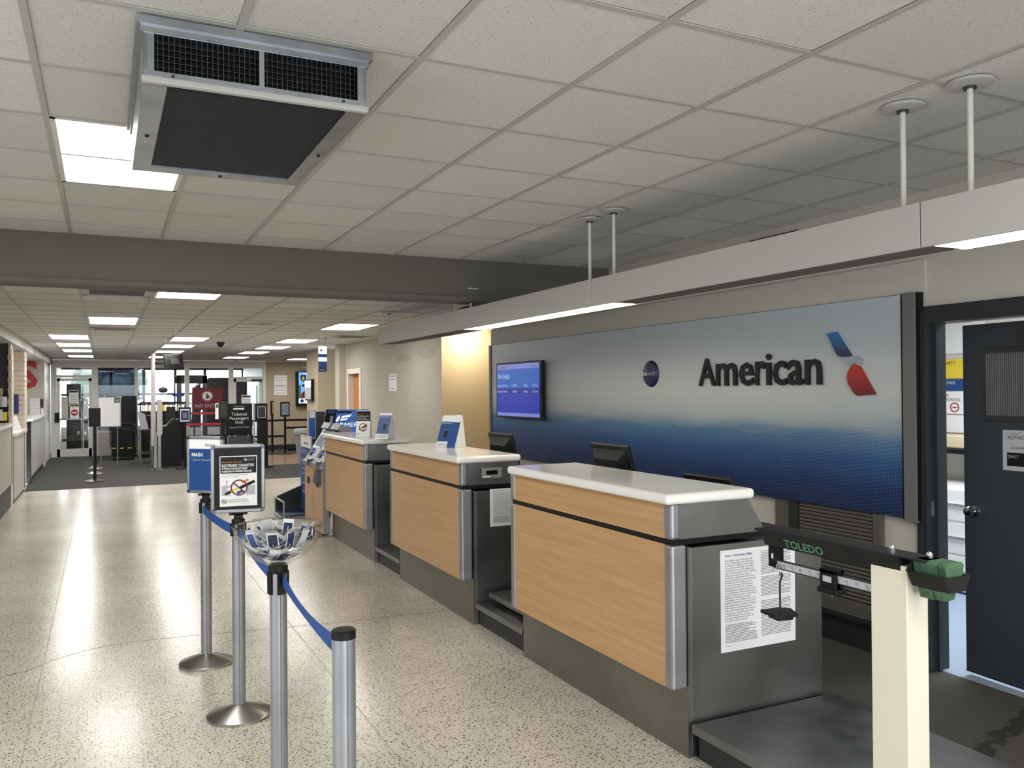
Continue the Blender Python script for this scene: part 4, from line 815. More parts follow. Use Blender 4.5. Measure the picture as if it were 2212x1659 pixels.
B().tube([(2.53, 12.04, .02), (2.53, 12.04, 1.08), (2.53, 11.37, 1.08), (2.53, 11.37, .02)], .012).build('frame_tube', 'alu', t, True)
text('lettering', 'Carry-on\nsizer', (2.518, 12.0, .84), '-x', .12, 'bag_grey', t, sx=.9); text('lettering', 'American', (2.518, 11.82, .97), '-x', .07, 'ink', t)
for z in (.62, .55, .42, .30): bx('print_line', 'bag_grey', t, 2.517, 2.5195, 11.45, 11.95, z, z+.012)
B().prism([(2.16, .04), (2.52, .04), (2.52, .36), (2.16, .22)], 'y', 12.02, 12.03).build('basket_side', 'dark_grey', t); B().prism([(2.16, .04), (2.52, .04), (2.52, .36), (2.16, .22)], 'y', 11.40, 11.41).build('basket_side', 'clear', t)
bx('basket_floor', 'navy', t, 2.16, 2.52, 11.41, 12.02, .03, .045)
B().tube([(2.16, 12.02, .23), (2.14, 11.97, .24), (2.14, 11.45, .24), (2.16, 11.40, .23), (2.16, 11.40, .02), (2.14, 11.45, .015), (2.14, 11.97, .015), (2.16, 12.02, .02), (2.16, 12.02, .23)], .013).tube([(2.16, 12.025, .23), (2.52, 12.025, .37)], .01).tube([(2.16, 11.40, .02), (2.52, 11.40, .02)], .01).build('basket_rail', 'alu', t, True)
t = thing('brochure_stand', 'slim silver stand with a blue sheet behind the bag sizer', 'stand', (2.82, 12.6, 0))
bx('case', 'dark_grey', t, 2.80, 3.0, 12.58, 12.75, 1.0, 1.40); bx('frame', 'alu', t, 2.745, 2.86, 12.56, 12.58, .99, 1.42); bx('blue_sheet', 'royal', t, 2.76, 2.845, 12.555, 12.56, 1.01, 1.31); bx('clear_top', 'bag_grey', t, 2.765, 2.84, 12.555, 12.56, 1.31, 1.405)
B().cyl((2.85, 12.66, .02), (2.85, 12.66, 1.0), .02).build('pole', 'black', t); B().box(2.78, 2.93, 12.58, 12.74, .97, 1.0).box(2.65, 3.05, 12.5, 12.85, .001, .02).build('foot', 'black', t)
t = thing('hanging_banner', 'small hanging blue and white banner over the kiosks', 'banner', (3.19, 13.5, ZF))
B().cyl((3.24, 13.5, 2.45), (3.24, 13.5, ZF), .002, n=6).cyl((3.13, 13.5, 2.43), (3.13, 13.5, ZF), .002, n=6).build('wire', 'gunmetal', t); ROT = (3.12, 3.255)
for n, m, a, b_ in (('white_top', 'ad_white', 2.31, 2.435), ('blue_band', 'royal', 2.255, 2.31), ('white_band', 'ad_white', 2.19, 2.255), ('lower_blue_band', 'royal', 2.09, 2.19), ('navy_foot', 'navy', 2.02, 2.09)): bx(n, m, t, *ROT, 13.495, 13.505, a, b_)
text('lettering', 'American', (3.14, 13.493, 2.045), '-y', .025, 'white', t); bx('small_mark', 'navy', t, 3.15, 3.175, 13.492, 13.495, 2.35, 2.385)

# ------------------------------------------------------------------ things on the far right walls
t = thing('wall_vent', 'small dark slotted vent high on the wall above the light box', 'vent', (4.41, 4.65, 2.75)); bx('frame', 'gunmetal', t, 4.405, 4.419, 4.42, 4.91, 2.75, 2.815)
for q in range(3): bx('slat', 'black', t, 4.40, 4.406, 4.43, 4.90, 2.757+q*.019, 2.772+q*.019)
t = thing('wall_notice', 'white printed sheet on the stained grey wall', 'notice', (4.249, 13.1, 1.7)); bx('sheet', 'paper', t, 4.244, 4.249, 12.93, 13.33, 1.70, 1.98)
text('lettering', 'New Automated Parking\nPayment Coming Soon!\n\nto\nwww.airport.com', (4.243, 13.13, 1.935), '-x', .04, 'ink', t, align='CENTER', sx=.8, lead=1.3)
d = struct('door_2', B().box(4.235, 4.40, 15.0, 15.1, 0, 2.13, .004).box(4.235, 4.40, 15.88, 15.98, 0, 2.13, .004).box(4.235, 4.40, 15.1, 15.88, 2.03, 2.13, .004), 'trim_white')
bx('door_leaf', 'orange_wood', d, 4.35, 4.39, 15.1, 15.88, .005, 2.03); o = bx('door_sign', 'cream', d, 4.345, 4.35, 15.2, 15.5, 1.58, 1.66)
B().cyl((4.342, 15.32, 1.28), (4.35, 15.32, 1.28), .15, n=28).build('round_door_sign', 'grey_plastic', d); B().ring((15.32, 1.28), .15, .17, 'x', 4.34, 4.348).build('sign_rim', 'white', d)
text('lettering', 'WOMEN', (4.344, 15.48, 1.60), '-x', .05, 'red', d)
t = thing('pillar_display', 'slim black display mounted on the grey block edge', 'display', (4.15, 18.9, 1.5)); bx('housing', 'black', t, 4.11, 4.18, 18.5, 19.15, 1.50, 1.98); bx('screen', 'bag_grey', t, 4.104, 4.11, 18.53, 19.12, 1.54, 1.80); bx('bright_screen', 'ad_white', t, 4.103, 4.11, 18.53, 19.12, 1.80, 1.95)
def wallsign(z0, z1, lab, lines, cols, x0=4.545, x1=4.925):
    t = thing('wall_sign', lab, 'sign', (x0, 25.39, z0)); bx('board', 'white', t, x0, x1, 25.38, 25.398, z0, z1, bev=.003)
    for k, (s_, c_) in enumerate(zip(lines, cols)): text('lettering', s_, ((x0+x1)/2, 25.378, z1-.075-k*.082), '-y', .05, c_, t, align='CENTER', sx=.78)
wallsign(1.905, 2.20, 'upper white wall sign with red lines on the beige wall', ['New Automated Parking', 'Program Coming Soon!', 'See', 'www.airport.com'], ['red', 'red', 'ink', 'ink'])
wallsign(1.60, 1.895, 'lower white wall sign with grey lines on the beige wall', ['You Can Now Pay Your', 'Airport Parking Fees at', 'www.airport.com'], ['ink']*3)
t = thing('college_poster', 'blue lit college poster in a deep black wall frame', 'poster', (5.45, 25.39, 1.3)); bx('frame', 'black', t, 5.17, 5.85, 25.24, 25.398, 1.28, 2.31, bev=.006)
p = bx('picture', 'ad_sky', t, 5.24, 5.82, 25.232, 25.24, 1.50, 2.28); bx('white_strip', 'ad_white', t, 5.24, 5.82, 25.229, 25.24, 1.36, 1.50); B().cyl((5.33, 25.222, 1.43), (5.33, 25.232, 1.43), .055, n=22).build('blue_roundel', 'royal', t)
B().prism([(5.29, 2.20), (5.37, 2.215), (5.45, 2.20), (5.45, 2.08), (5.42, 2.03), (5.37, 1.99), (5.32, 2.03), (5.29, 2.08)], 'y', 25.222, 25.232).build('shield', 'navy', p); B().prism([(5.37, 2.185), (5.405, 2.12), (5.40, 2.06), (5.37, 2.03), (5.34, 2.06), (5.335, 2.12)], 'y', 25.218, 25.222).build('flame', 'yellow', p)
text('letter', 'M', (5.47, 25.22, 2.02), '-y', .27, 'ad_white', p, off=.004); text('lettering', 'University', (5.36, 25.226, 2.225), '-y', .05, 'ad_white', p)
for a, b_, z0, z1, m in ((5.24, 5.82, 1.50, 1.66, 'ad_green'), (5.33, 5.45, 1.85, 1.93, 'dark_grey'), (5.45, 5.80, 1.84, 1.98, 'black'), (5.24, 5.30, 1.66, 1.9, 'ad_green')): bx('picture_patch', m, p, a, b_, 25.226, 25.232, z0, z1)
for x, m in ((5.42, 'maroon'), (5.66, 'navy')): B().prism([(x-.10, 1.50), (x+.10, 1.50), (x+.08, 1.68), (x+.03, 1.72), (x-.03, 1.72), (x-.08, 1.68)], 'y', 25.220, 25.226).build('graduate_print', m, p); B().cyl((x, 25.219, 1.76), (x, 25.226, 1.76), .035, n=14).build('face_print', 'tan', p)
t = thing('emergency_light', 'oval emergency light above the college poster', 'light', (5.45, 25.39, 2.4)); B().ball((5.47, 25.37, 2.41), .1, (1.2, .35, .55)).build('body', 'tee', t, True); B().ball((5.33, 25.35, 2.41), .035).build('lamp_head', 'box_paint', t, True)
t = thing('trash_can', 'grey round trash can behind the bag sizer', 'trash can', (4.36, 20.1, 0)); B().lathe([(.22, .004), (.29, .72)], (4.36, 20.1, 0), 28).build('can', 'grey_plastic', t, True); B().lathe([(.31, .70), (.315, .74), (.30, .80), (.27, .83), (0, .84)], (4.36, 20.1, 0), 28).build('lid', 'grey_plastic', t, True)
# assumed alcove lamp, hidden from view, added to brighten the tan wall
t = thing('assumed_alcove_lamp', 'assumed unseen lamp brightening the tan wall above the hanging light box', 'lamp', (4.60, 10.9, 2.6)); B().ball((4.60, 10.62, 2.66), .07).build('globe', 'lit_assumed_lamp', t, True); B().box(4.58, 4.62, 10.66, 10.95, 2.64, 2.68).build('bracket', 'white', t)

# ------------------------------------------------------------------ left side: piers, niches, old counters
struct('wall_left', B().box(-2.05, -1.95, 7.05, 25.4, 0, ZF), 'wall')
struct('trim_soffit', B().box(-1.95, -1.21, 7.05, 25.4, 2.47, 2.66), 'box_paint')
struct('wall_niche_dark', B().box(-1.95, -1.27, 14.76, 14.86, 0, 2.47).box(-1.95, -1.9, 7.05, 14.76, 0, 2.47), 'dark_wall')
def brickpier(name, X0, X1, y0, y1, z0, cols):
    c = struct(name, B().box(X0+.012, X1-.012, y0+.012, y1, 0, 2.47), 'wall'); pz = .085; me = None; W_ = (X1-X0)/cols
    k = 0
    for z in [z0+pz*q for q in range(int((2.46-z0)/pz))]:
        off = (k % 2)*.5*W_; k += 1; x = X0-off
        while x < X1-.01:
            a, b_ = max(x, X0), min(x+W_, X1)
            if b_-a > .03: bx('brick', 'brick', c, a+.003, b_-.003, y0, y0+.05, z+.004, z+pz-.004)
            x += W_
        bx('brick', 'brick', c, X1-.05, X1, y0+.056, y1, z+.004, z+pz-.004)
    return c
brickpier('wall_pier', -1.62, -1.245, 16.98, 17.48, 1.0, 2)
brickpier('wall_pier', -1.30, -1.245, 14.70, 14.98, 1.2, 1)
struct('wall_end_pier', B().box(-1.95, -1.27, 22.6, 25.38, 0, 2.47), 'tee'); struct('wall_niche_white', B().box(-1.95, -1.24, 22.4, 22.6, 0, 2.47).box(-1.95, -1.9, 15, 22.4, 0, 2.47), 'wall')
t = thing('red_shop_letter', 'red letter S on the white niche wall behind the brick pier', 'sign', (-1.6, 22.38, 1.9)); text('letter', 'S', (-1.76, 22.37, 1.86), '-y', .86, 'red', t, ext=.012, off=.02)
mat('counter_grey', (170, 168, 164), .5); mat('end_wall', (140, 137, 131), .8)
def ocounter(y0, y1, h, label, toe, m='counter_grey'):
    t = thing('service_counter', label, 'counter', (-1.3, y0, 0), 'old service counters on the brick side')
    bx('front_panel', m, t, -1.27, -1.245, y0+.03, y1, toe, h-.05); bx('end_panel', 'charcoal' if y0 > 18 else m, t, -1.89, -1.236 if y0 > 18 else -1.27, y0, y0+.03, .002 if y0 > 18 else toe, h-.05); bx('toe_board', 'dark_grey', t, -1.30, -1.262, y0, y1, .001, toe)
    bx('top', 'slab', t, -1.89, -1.20, y0-.03, y1, h-.05, h, bev=.008); bx('divider', 'gunmetal', t, -1.25, -1.238, y1-.05, y1-.01, toe, h-.05); return t
ocounter(7.1, 14.68, 1.27, 'long white counter nearest on the brick pier side', .35)
ocounter(15.0, 16.95, 1.10, 'short white counter between the dark niche and brick pier', .06)
ocounter(18.3, 22.38, 1.23, 'white counter under the red letter with black end', .12)
t = thing('brochure_rack', 'tan and white brochures standing against the dark niche wall', 'rack', (-1.42, 14.7, 1.27)); bx('rack_base', 'black', t, -1.50, -1.30, 14.62, 14.75, 1.272, 1.30); bx('rack_shelf', 'black', t, -1.50, -1.30, 14.62, 14.75, 1.49, 1.51); bx('rack_back', 'charcoal', t, -1.50, -1.30, 14.74, 14.755, 1.30, 1.76)
for k, (x, m, z, h) in enumerate(((-1.49, 'white', 1.512, .16), (-1.42, 'bag_grey', 1.512, .17), (-1.36, 'white', 1.512, .15), (-1.49, 'blue', 1.302, .15), (-1.42, 'paper', 1.302, .17), (-1.36, 'yellow', 1.302, .13), (-1.49, 'tan', 1.69, .10), (-1.42, 'tan', 1.69, .10))):
    tag(B().box(x, x+.06, 14.63+(.1 if z > 1.6 else 0), 14.64+(.1 if z > 1.6 else 0), z, z+h).build('brochure', m), ('white brochure on the upper rack shelf toward the niche depth', 'grey brochure in the middle of the upper rack shelf', 'white brochure on the upper rack shelf beside the brick edge', 'blue brochure on the lower rack shelf toward the niche depth', 'off-white brochure in the middle of the lower rack shelf', 'yellow brochure on the lower rack shelf beside the brick edge', 'tan leaflet behind the white brochure at the top of the rack', 'tan leaflet behind the grey brochure at the top of the rack')[k], 'brochure', 'brochures in the niche rack')
tag(B().box(-1.40, -1.33, 16.86, 16.97, 1.36, 1.70, .004).build('blue_box', 'navy'), 'dark blue box hung on the painted brick pier', 'box')
t = thing('paper_holder', 'white slanted sheets standing on the short counter', 'paper', (-1.35, 16.5, 1.10)); B().prism([(-1.42, 1.102), (-1.25, 1.102), (-1.33, 1.34), (-1.40, 1.34)], 'y', 16.4, 16.44).build('sheet', 'white', t)
t = thing('niche_board', 'white ruled board on the niche wall above the far counter', 'board', (-1.42, 22.38, 1.2)); bx('board', 'paper', t, -1.53, -1.33, 22.37, 22.395, 1.22, 1.60)
for q in range(7): bx('rule', 'grey_plastic', t, -1.525, -1.335, 22.366, 22.37, 1.26+q*.05, 1.264+q*.05)
t = thing('wall_phone', 'dark phone above white leaflets at the end of the niche', 'phone', (-1.27, 22.36, 1.2)); bx('body', 'dark_grey', t, -1.31, -1.26, 22.34, 22.395, 1.38, 1.58, bev=.006); bx('leaflets', 'white', t, -1.31, -1.26, 22.35, 22.39, 1.232, 1.36)

# ------------------------------------------------------------------ glazed screen at the hall end and the secure room
YG = 25.4
g = struct('wall_glazed', B().box(-1.25, -1.12, YG-.01, YG+.11, 0, 2.61).box(-.28, -.13, YG-.01, YG+.11, 0, 2.61).box(.78, .86, YG-.01, YG+.11, 0, 2.61).box(2.08, 2.20, YG-.01, YG+.11, 0, 2.61).box(3.27, 3.40, YG-.01, YG+.11, 0, 2.61).box(4.21, 4.315, YG-.01, YG+.11, 0, 2.61)
           .box(-1.2, 4.3, YG, YG+.1, 2.40, 2.62).box(-1.2, -.2, YG, YG+.1, 2.13, 2.20).box(3.3, 4.3, YG, YG+.1, 2.10, 2.16).box(-.13, .78, YG, YG+.1, .62, .70), 'white_paint')
bx('lower_panel', 'box_paint', g, -.13, .78, YG+.02, YG+.06, .0, .62)
for k, (a, b_, z0, z1, m) in enumerate(((-1.12, -.28, 2.20, 2.40, 'glass'), (-.13, .78, .70, 2.40, 'dark_glass'), (.86, 2.08, .0, 2.40, 'glass'), (3.40, 4.21, 2.16, 2.40, 'glass'))):
    bx('pane', m, g, a, b_, YG+.045, YG+.055, z0, z1)
def gdoor(n, a, b_, h):
    d = struct(n, B().box(a, a+.07, YG+.02, YG+.07, .01, h).box(b_-.07, b_, YG+.02, YG+.07, .01, h).box(a, b_, YG+.02, YG+.07, .01, .22).box(a, b_, YG+.02, YG+.07, h-.08, h), 'white_paint')
    bx('pane', 'glass', d, a+.07, b_-.07, YG+.04, YG+.05, .22, h-.08); return d
d = gdoor('door_3', -1.115, -.285, 2.12); bx('push_bar', 'bag_grey', d, -1.09, -.30, YG-.05, YG-.03, 1.0, 1.04); bx('bar_box', 'black', d, -1.16, -1.06, YG-.06, YG+.02, .94, 1.2)
d = gdoor('door_4', 3.405, 4.205, 2.09); bx('closer', 'dark_grey', d, 3.9, 4.2, YG-.05, YG+.02, 2.02, 2.09); bx('pull_handle', 'alu', d, 4.03, 4.06, YG-.06, YG-.03, 1.1, 1.9)
def sheet(name, lab, x0, x1, y, z0, z1, head=None, m='paper', cat='notice'):
    t = thing(name, lab, cat, (x0, y, z0)); bx('sheet', m, t, x0, x1, y-.004, y, z0, z1)
    if head: bx('head_band', head, t, x0+.01, x1-.01, y-.006, y-.004, z1-.08*(z1-z0)-.04, z1-.015)
    for q in range(4): bx('print_line', 'ink_light', t, x0+.03, x1-.03, y-.0055, y-.004, z0+(.15+.15*q)*(z1-z0), z0+(.18+.15*q)*(z1-z0))
    return t
sheet('door_notice', 'upper white notice on the glass door at the hall end', -.83, -.60, YG+.02, 1.44, 1.80, 'black'); sheet('door_notice', 'yellowish strip notice between the two door notices', -.81, -.59, YG+.02, 1.29, 1.42, 'dark_grey', 'cream')
t = thing('no_entry_notice', 'lower white door notice with a red no-entry disc', 'notice', (-.81, YG+.02, 1.08)); bx('sheet', 'paper', t, -.81, -.59, YG+.012, YG+.016, 1.03, 1.34); B().cyl((-.70, YG+.008, 1.19), (-.70, YG+.012, 1.19), .085, n=26).build('red_disc', 'red', t); bx('white_bar', 'white', t, -.76, -.64, YG+.005, YG+.008, 1.175, 1.205)
sheet('glass_door_sheet', 'torn white sheet on the right-hand glass door', 3.62, 3.88, YG+.02, 1.30, 1.62, 'dark_grey')
tag(B().box(-1.0, -.85, YG-.15, YG-.02, 1.03, 1.62, .01).build('grey_cabinet', 'box_paint'), 'pale grey box mounted beside the glass door', 'box')
# secure room shell
struct('ceiling_secure_room', B().box(-3, 8, YG+.1, 34.2, 2.66, 2.75), 'tile'); struct('wall_secure_left', B().box(-1.45, -1.35, YG+.1, 34, 0, 2.66), 'white_paint'); struct('wall_secure_right', B().box(7.9, 8, YG+.1, 34, 0, 2.66).box(4.9, 5.0, YG+.15, 34, 0, 2.66), 'white_paint')
wb = B()
for x in (-1.4, .25, 1.35, 2.45, 3.5, 4.9): wb.box(x-.05, x+.05, 34, 34.1, 0, 2.66)
for z in (0.0, 1.25, 1.62, 2.56): wb.box(-1.4, 4.95, 34, 34.1, z, z+.08)
w5 = struct('window_5', wb, 'frame_paint'); bx('low_panel', 'box_paint', w5, -1.4, 4.95, 34.02, 34.06, .05, .5)
for a, b_ in ((-1.35, .2), (.3, 1.3), (1.4, 2.4), (2.5, 3.45), (3.55, 4.85)): bx('pane', 'glass', w5, a, b_, 34.04, 34.05, .5, 2.56)
struct('ground', B().box(-60, 60, 34.3, 120, -.3, -.12), 'asphalt')
for k, (x, y, s) in enumerate(((-.6, 68, 2.2), (1.3, 71, 2.3))):
    t = thing('tree', ('dark round tree outside, first behind the tinted pane', 'dark round tree outside, beyond the first tree')[k], 'tree', (x, y, -.12), 'trees beyond the windows'); B().cyl((x, y, -.12), (x, y, 2), .2).build('trunk', 'ink', t)
    b = B()
    for q in range(9): b.ball((x+rd.uniform(-1.6, 1.6), y+rd.uniform(-1, 1), 2+rd.uniform(0, 1.8)), s*.42, n=10)
    b.build('crown', 'tree', t)
for i, (x, y) in enumerate(((-.5, 27.5), (1.3, 27.5), (3.1, 27.5), (-.5, 31), (1.3, 31), (3.1, 31))):
    t = thing('ceiling_light', 'lit ceiling panel in the bright room behind the glazed screen', 'ceiling light', (x, y, 2.65), 'ceiling lights of the secure room'); bx('diffuser', 'lit_far', t, x-.27, x+.27, y-.57, y+.57, 2.64, 2.66); B().box(x-.3, x-.27, y-.6, y+.6, 2.635, 2.66).box(x+.27, x+.3, y-.6, y+.6, 2.635, 2.66).build('frame', 'white_paint', t)
# things in the secure room
for x0, x1, z1, y, lab in ((-1.02, -.62, 2.0, 29, 'tall black cabinet behind the glass door'), (-.60, -.42, 1.55, 28.6, 'narrow black cabinet with white tags behind the glass door')):
    t = thing('black_cabinet', lab, 'cabinet', (x0, y, 0)); bx('body', 'black', t, x0, x1, y, y+.5, .02, z1, bev=.006); bx('plinth', 'dark_grey', t, x0+.02, x1-.02, y+.02, y+.5, 0.004, .02)
    for q in range(3): bx('tag', 'paper', t, x1-.10, x1-.05, y-.004, y, .45+q*.45, .55+q*.45)
t = thing('pedestal_fan', 'grey pedestal fan behind the glass door', 'fan', (-.52, 27, 0)); B().cyl((-.52, 27, .02), (-.52, 27, 1.35), .02).build('pole', 'bag_grey', t); B().lathe([(.2, .004), (.19, .02), (.03, .05)], (-.52, 27, 0), 24).build('base', 'bag_grey', t); B().ring((-.55, 1.38), .19, .205, 'y', 26.93, 26.99, 28).ring((-.55, 1.38), .10, .106, 'y', 26.93, 26.94, 24).build('guard_ring', 'grey_plastic', t)
for q in range(18): M = Matrix.Translation((-.55, 26.94, 1.38)) @ Matrix.Rotation(q*PI/9, 4, 'Y') @ Matrix.Translation((.1, 0, 0)); B().obox(M, .19, .004, .004).build('guard_wire', 'grey_plastic', t)
for q in range(3): M = Matrix.Translation((-.55, 26.965, 1.38)) @ Matrix.Rotation(q*2*PI/3, 4, 'Y') @ Matrix.Translation((.09, 0, 0)) @ Matrix.Rotation(.4, 4, 'X'); B().obox(M, .15, .006, .09).build('blade', 'grey_plastic', t)
t = thing('metal_detector', 'grey walk-through metal detector behind the red sign', 'metal detector', (2.5, 27.6, 0))
for x in (2.08, 2.82): bx('side_column', 'gunmetal', t, x-.07, x+.07, 27.4, 27.95, .01, 2.22, bev=.01)
bx('head_panel', 'dark_grey', t, 2.01, 2.89, 27.4, 27.95, 1.98, 2.24, bev=.01); bx('small_display', 'black', t, 2.2, 2.4, 27.39, 27.4, 2.1, 2.16)
t = thing('xray_machine', 'dark baggage scanner with sloping hood beyond the metal detector', 'scanner', (3.1, 30, 0)); B().prism([(2.6, .7), (4.4, .7), (4.4, 2.2), (3.2, 2.2), (2.75, 1.9)], 'y', 29.6, 30.6).build('hood', 'dark_grey', t); bx('belt_table', 'gunmetal', t, 2.2, 4.6, 29.7, 30.5, .55, .72)
for x in (2.3, 4.5): 
    for y in (29.75, 30.45): bx('leg', 'black', t, x-.03, x+.03, y-.03, y+.03, .005, .55)
t = thing('secure_room_table', 'white table in the bright room seen under the red sign', 'table', (2.6, 31.5, 0)); bx('top', 'white', t, 2.2, 3.2, 31.2, 31.8, .72, .75)
for x in (2.25, 3.15):
    for y in (31.25, 31.75): bx('leg', 'black', t, x-.02, x+.02, y-.02, y+.02, .004, .72)
tag(B().box(4.88, 4.9, 28.5, 29.6, 1.2, 1.7).build('wall_board', 'navy'), 'navy board on the bright wall beyond the red sign', 'board')

# ------------------------------------------------------------------ queue equipment in the far hall
def stand(name, lab, cat, x, y, w, h, z0, z1, m='black', face='bag_grey', pole=.03, base=.2, fm=None, group=None, rz=0):
    t = thing(name, lab, cat, (x, y, 0), group, rz)
    B().cyl((0, 0, .02), (0, 0, z0+.03), pole, n=16).build('pole', 'black' if fm is None else fm, t, True, local=True); B().lathe([(base, .005), (base, .018), (pole+.02, .045)], (0, 0, 0), 28).build('base', 'gunmetal' if fm is None else 'base_steel', t, True, local=True)
    B().box(-w/2, w/2, -.03, .03, z0, z1, .012).build('sign_box', m, t, local=True)
    if face: B().box(-w/2+.03, w/2-.03, -.034, -.03, z0+.04, z1-.04).build('sheet', face, t, local=True)
    return t
stand('black_sign_post', 'black square sign post on a silver base before the glass door', 'sign post', -.155, 18.1, .21, .36, 1.06, 1.42, face=None)
for y, lab in ((19.8, 'second silver post base right behind the black square sign'), (21.25, 'third silver post base behind the black square sign')):
    t = thing('queue_post', lab, 'queue post', (-.17, y, 0), 'dark queue posts of the far hall'); B().lathe([(.17, .006), (.16, .02), (.03, .06)], (-.17, y, 0), 28).build('base', 'base_steel', t, True); B().cyl((-.17, y, .05), (-.17, y, .98), .03, n=14).build('pole', 'black', t, True)
t = thing('whiteboard_stand', 'blank whiteboard on a stand with a green sticker', 'whiteboard', (.14, 22, 0)); bx('board', 'white', t, -.10, .35, 21.98, 22.0, .93, 1.60); B().box(-.125, -.10, 21.97, 22.01, .91, 1.62).box(.35, .375, 21.97, 22.01, .91, 1.62).box(-.1, .35, 21.97, 22.01, 1.60, 1.62).box(-.1, .35, 21.97, 22.01, .91, .93).build('frame', 'alu', t)
bx('green_sticker', 'green', t, .23, .35, 21.972, 21.98, 1.48, 1.60); text('lettering', 'OK', (.25, 21.97, 1.51), '-y', .06, 'paper', t)
for x in (-.05, .3): B().cyl((x, 22.03, .006), (x, 22.03, .92), .012).build('leg', 'alu', t)
t = thing('tall_black_case', 'tall black equipment case behind the whiteboard', 'case', (.6, 24.6, 0)); B().prism([(.36, .55), (.80, .55), (.80, 1.63), (.5, 1.63), (.42, 1.55), (.36, 1.3)], 'y', 24.5, 24.9).build('body', 'black', t); bx('cart_base', 'dark_grey', t, .38, .78, 24.5, 24.9, .02, .55)
t = thing('bin_cart', 'black cart loaded with stacked trays and a yellow stripe', 'cart', (.44, 23.7, 0))
bx('deck', 'black', t, .18, .74, 23.4, 24.0, .12, .30, bev=.005); bx('rear_panel', 'charcoal', t, .70, .74, 23.4, 24.0, .30, .88); B().tube([(.16, 23.40, .31), (.14, 23.40, .86), (.72, 23.40, .74), (.74, 23.40, .31)], .012).tube([(.24, 23.99, .31), (.24, 23.99, .92), (.72, 23.99, .92), (.72, 23.99, .31)], .012).build('handle_frame', 'gunmetal', t, True)
for q in range(6): bx('hazard_stripe', 'yellow' if q % 2 == 0 else 'black', t, .19+q*.09, .28+q*.09, 23.394, 23.40, .30, .325)
for x in (.24, .68):
    for y in (23.46, 23.94): B().cyl((x-.02, y, .06), (x+.02, y, .06), .055, n=16).build('wheel', 'wheel', t); bx('caster_fork', 'black', t, x-.025, x+.025, y-.02, y+.02, .08, .12)
tm = None
for q in range(8):
    z = .327+q*.062; b = B().prism([(.20, z), (.66, z), (.69, z+.052), (.17, z+.052)], 'y', 23.44, 23.94).box(.16, .695, 23.43, 23.95, z+.052, z+.060); o = b.build('tray', 'charcoal')
    tag(o, 'black plastic tray, %s in the stack on the far cart' % ('lowest', 'second from bottom', 'third from bottom', 'fourth from bottom', 'fourth from top', 'third from top', 'second from top', 'topmost')[q], 'tray', 'trays stacked on the cart')
t = thing('side_table', 'grey metal side table left of the white pole', 'table', (.86, 22.4, 0)); bx('top', 'gunmetal', t, .78, 1.08, 22.0, 22.8, .80, .83); bx('lower_shelf', 'gunmetal', t, .80, 1.06, 22.02, 22.78, .24, .26)
for x in (.8, 1.06):
    for y in (22.03, 22.77): B().cyl((x, y, .006), (x, y, .8), .014).build('leg', 'alu', t)
t = thing('tilted_leaflet_box', 'tilted clear leaflet box on the grey side table', 'leaflet box', (.84, 22.4, .83)); B().prism([(.80, .832), (.98, .832), (.90, 1.2), (.74, 1.26)], 'y', 22.1, 22.14).build('panel', 'bag_grey', t); B().prism([(.92, .832), (1.06, .832), (1.06, 1.15), (.95, 1.15)], 'y', 22.3, 22.6).build('dark_pocket', 'charcoal', t)
t = thing('television_pole', 'white pole holding a black television high up', 'television', (1.06, 20.7, 0)); B().cyl((1.02, 20.7, 1.5), (1.02, 20.7, 2.6), .045, n=18).cyl((1.02, 20.7, .5), (1.02, 20.7, 1.52), .055, n=18).box(1.03, 1.09, 20.66, 20.74, .006, .8).build('pole', 'box_paint', t, True)
B().box(1.0, 1.04, 20.67, 20.73, 2.3, 2.62).build('upper_rod', 'dark_grey', t); B().cyl((1.02, 20.7, 2.38), (1.26, 20.6, 2.38), .018).build('bracket_arm', 'black', t)
M = Matrix.Translation((1.44, 20.5, 2.41)) @ Matrix.Rotation(R(28), 4, 'Z') @ Matrix.Rotation(R(-9), 4, 'X') @ Matrix.Rotation(R(-4), 4, 'Y'); tv = B().obox(M, .46, .06, .34, .01).build('television', 'black', t); B().obox(M @ Matrix.Translation((.06, -.032, .04)), .06, .004, .06).build('label', 'grey_plastic', tv); B().obox(M @ Matrix.Translation((0, -.04, 0)), .2, .03, .14).build('mount_plate', 'dark_grey', tv)
t = thing('document_holder', 'white curved document holder standing by the black podium', 'holder', (1.12, 20.3, 0)); B().prism([(1.07, .75), (1.15, .75), (1.18, .80), (1.18, 1.5), (1.15, 1.55), (1.07, 1.55)], 'y', 20.2, 20.3).build('case', 'box_paint', t); B().box(1.09, 1.15, 20.22, 20.28, .02, .75).build('pole', 'alu', t); B().lathe([(.22, .005), (.2, .02), (.04, .04)], (1.12, 20.25, 0), 24).build('base', 'gunmetal', t)
t = thing('black_podium', 'black agent podium before the bright windows', 'podium', (1.38, 20.9, 0)); B().prism([(1.17, .03), (1.62, .03), (1.62, 1.10), (1.56, 1.10), (1.42, 1.05), (1.30, .95), (1.17, .93)], 'y', 20.6, 21.2).build('body', 'black', t); B().box(1.32, 1.50, 20.9, 21.2, .95, 1.38).build('rear_case', 'charcoal', t); B().tube([(1.18, 20.62, .95), (1.30, 20.62, .98), (1.36, 20.62, 1.06), (1.44, 20.62, 1.12)], .008).build('edge_strip', 'alu', t); bx('plinth', 'dark_grey', t, 1.15, 1.64, 20.6, 21.2, .005, .03)
stand('blue_notice_post', 'black framed blue notice post standing at the podium', 'sign post', 1.63, 20.0, .25, .36, 1.02, 1.38, face='paper'); 
t = thing('blue_notice', 'small blue notice inside the post frame at the podium', 'notice', (1.63, 19.96, 1.06)); bx('sheet', 'navy', t, 1.55, 1.71, 19.958, 19.963, 1.09, 1.31); 
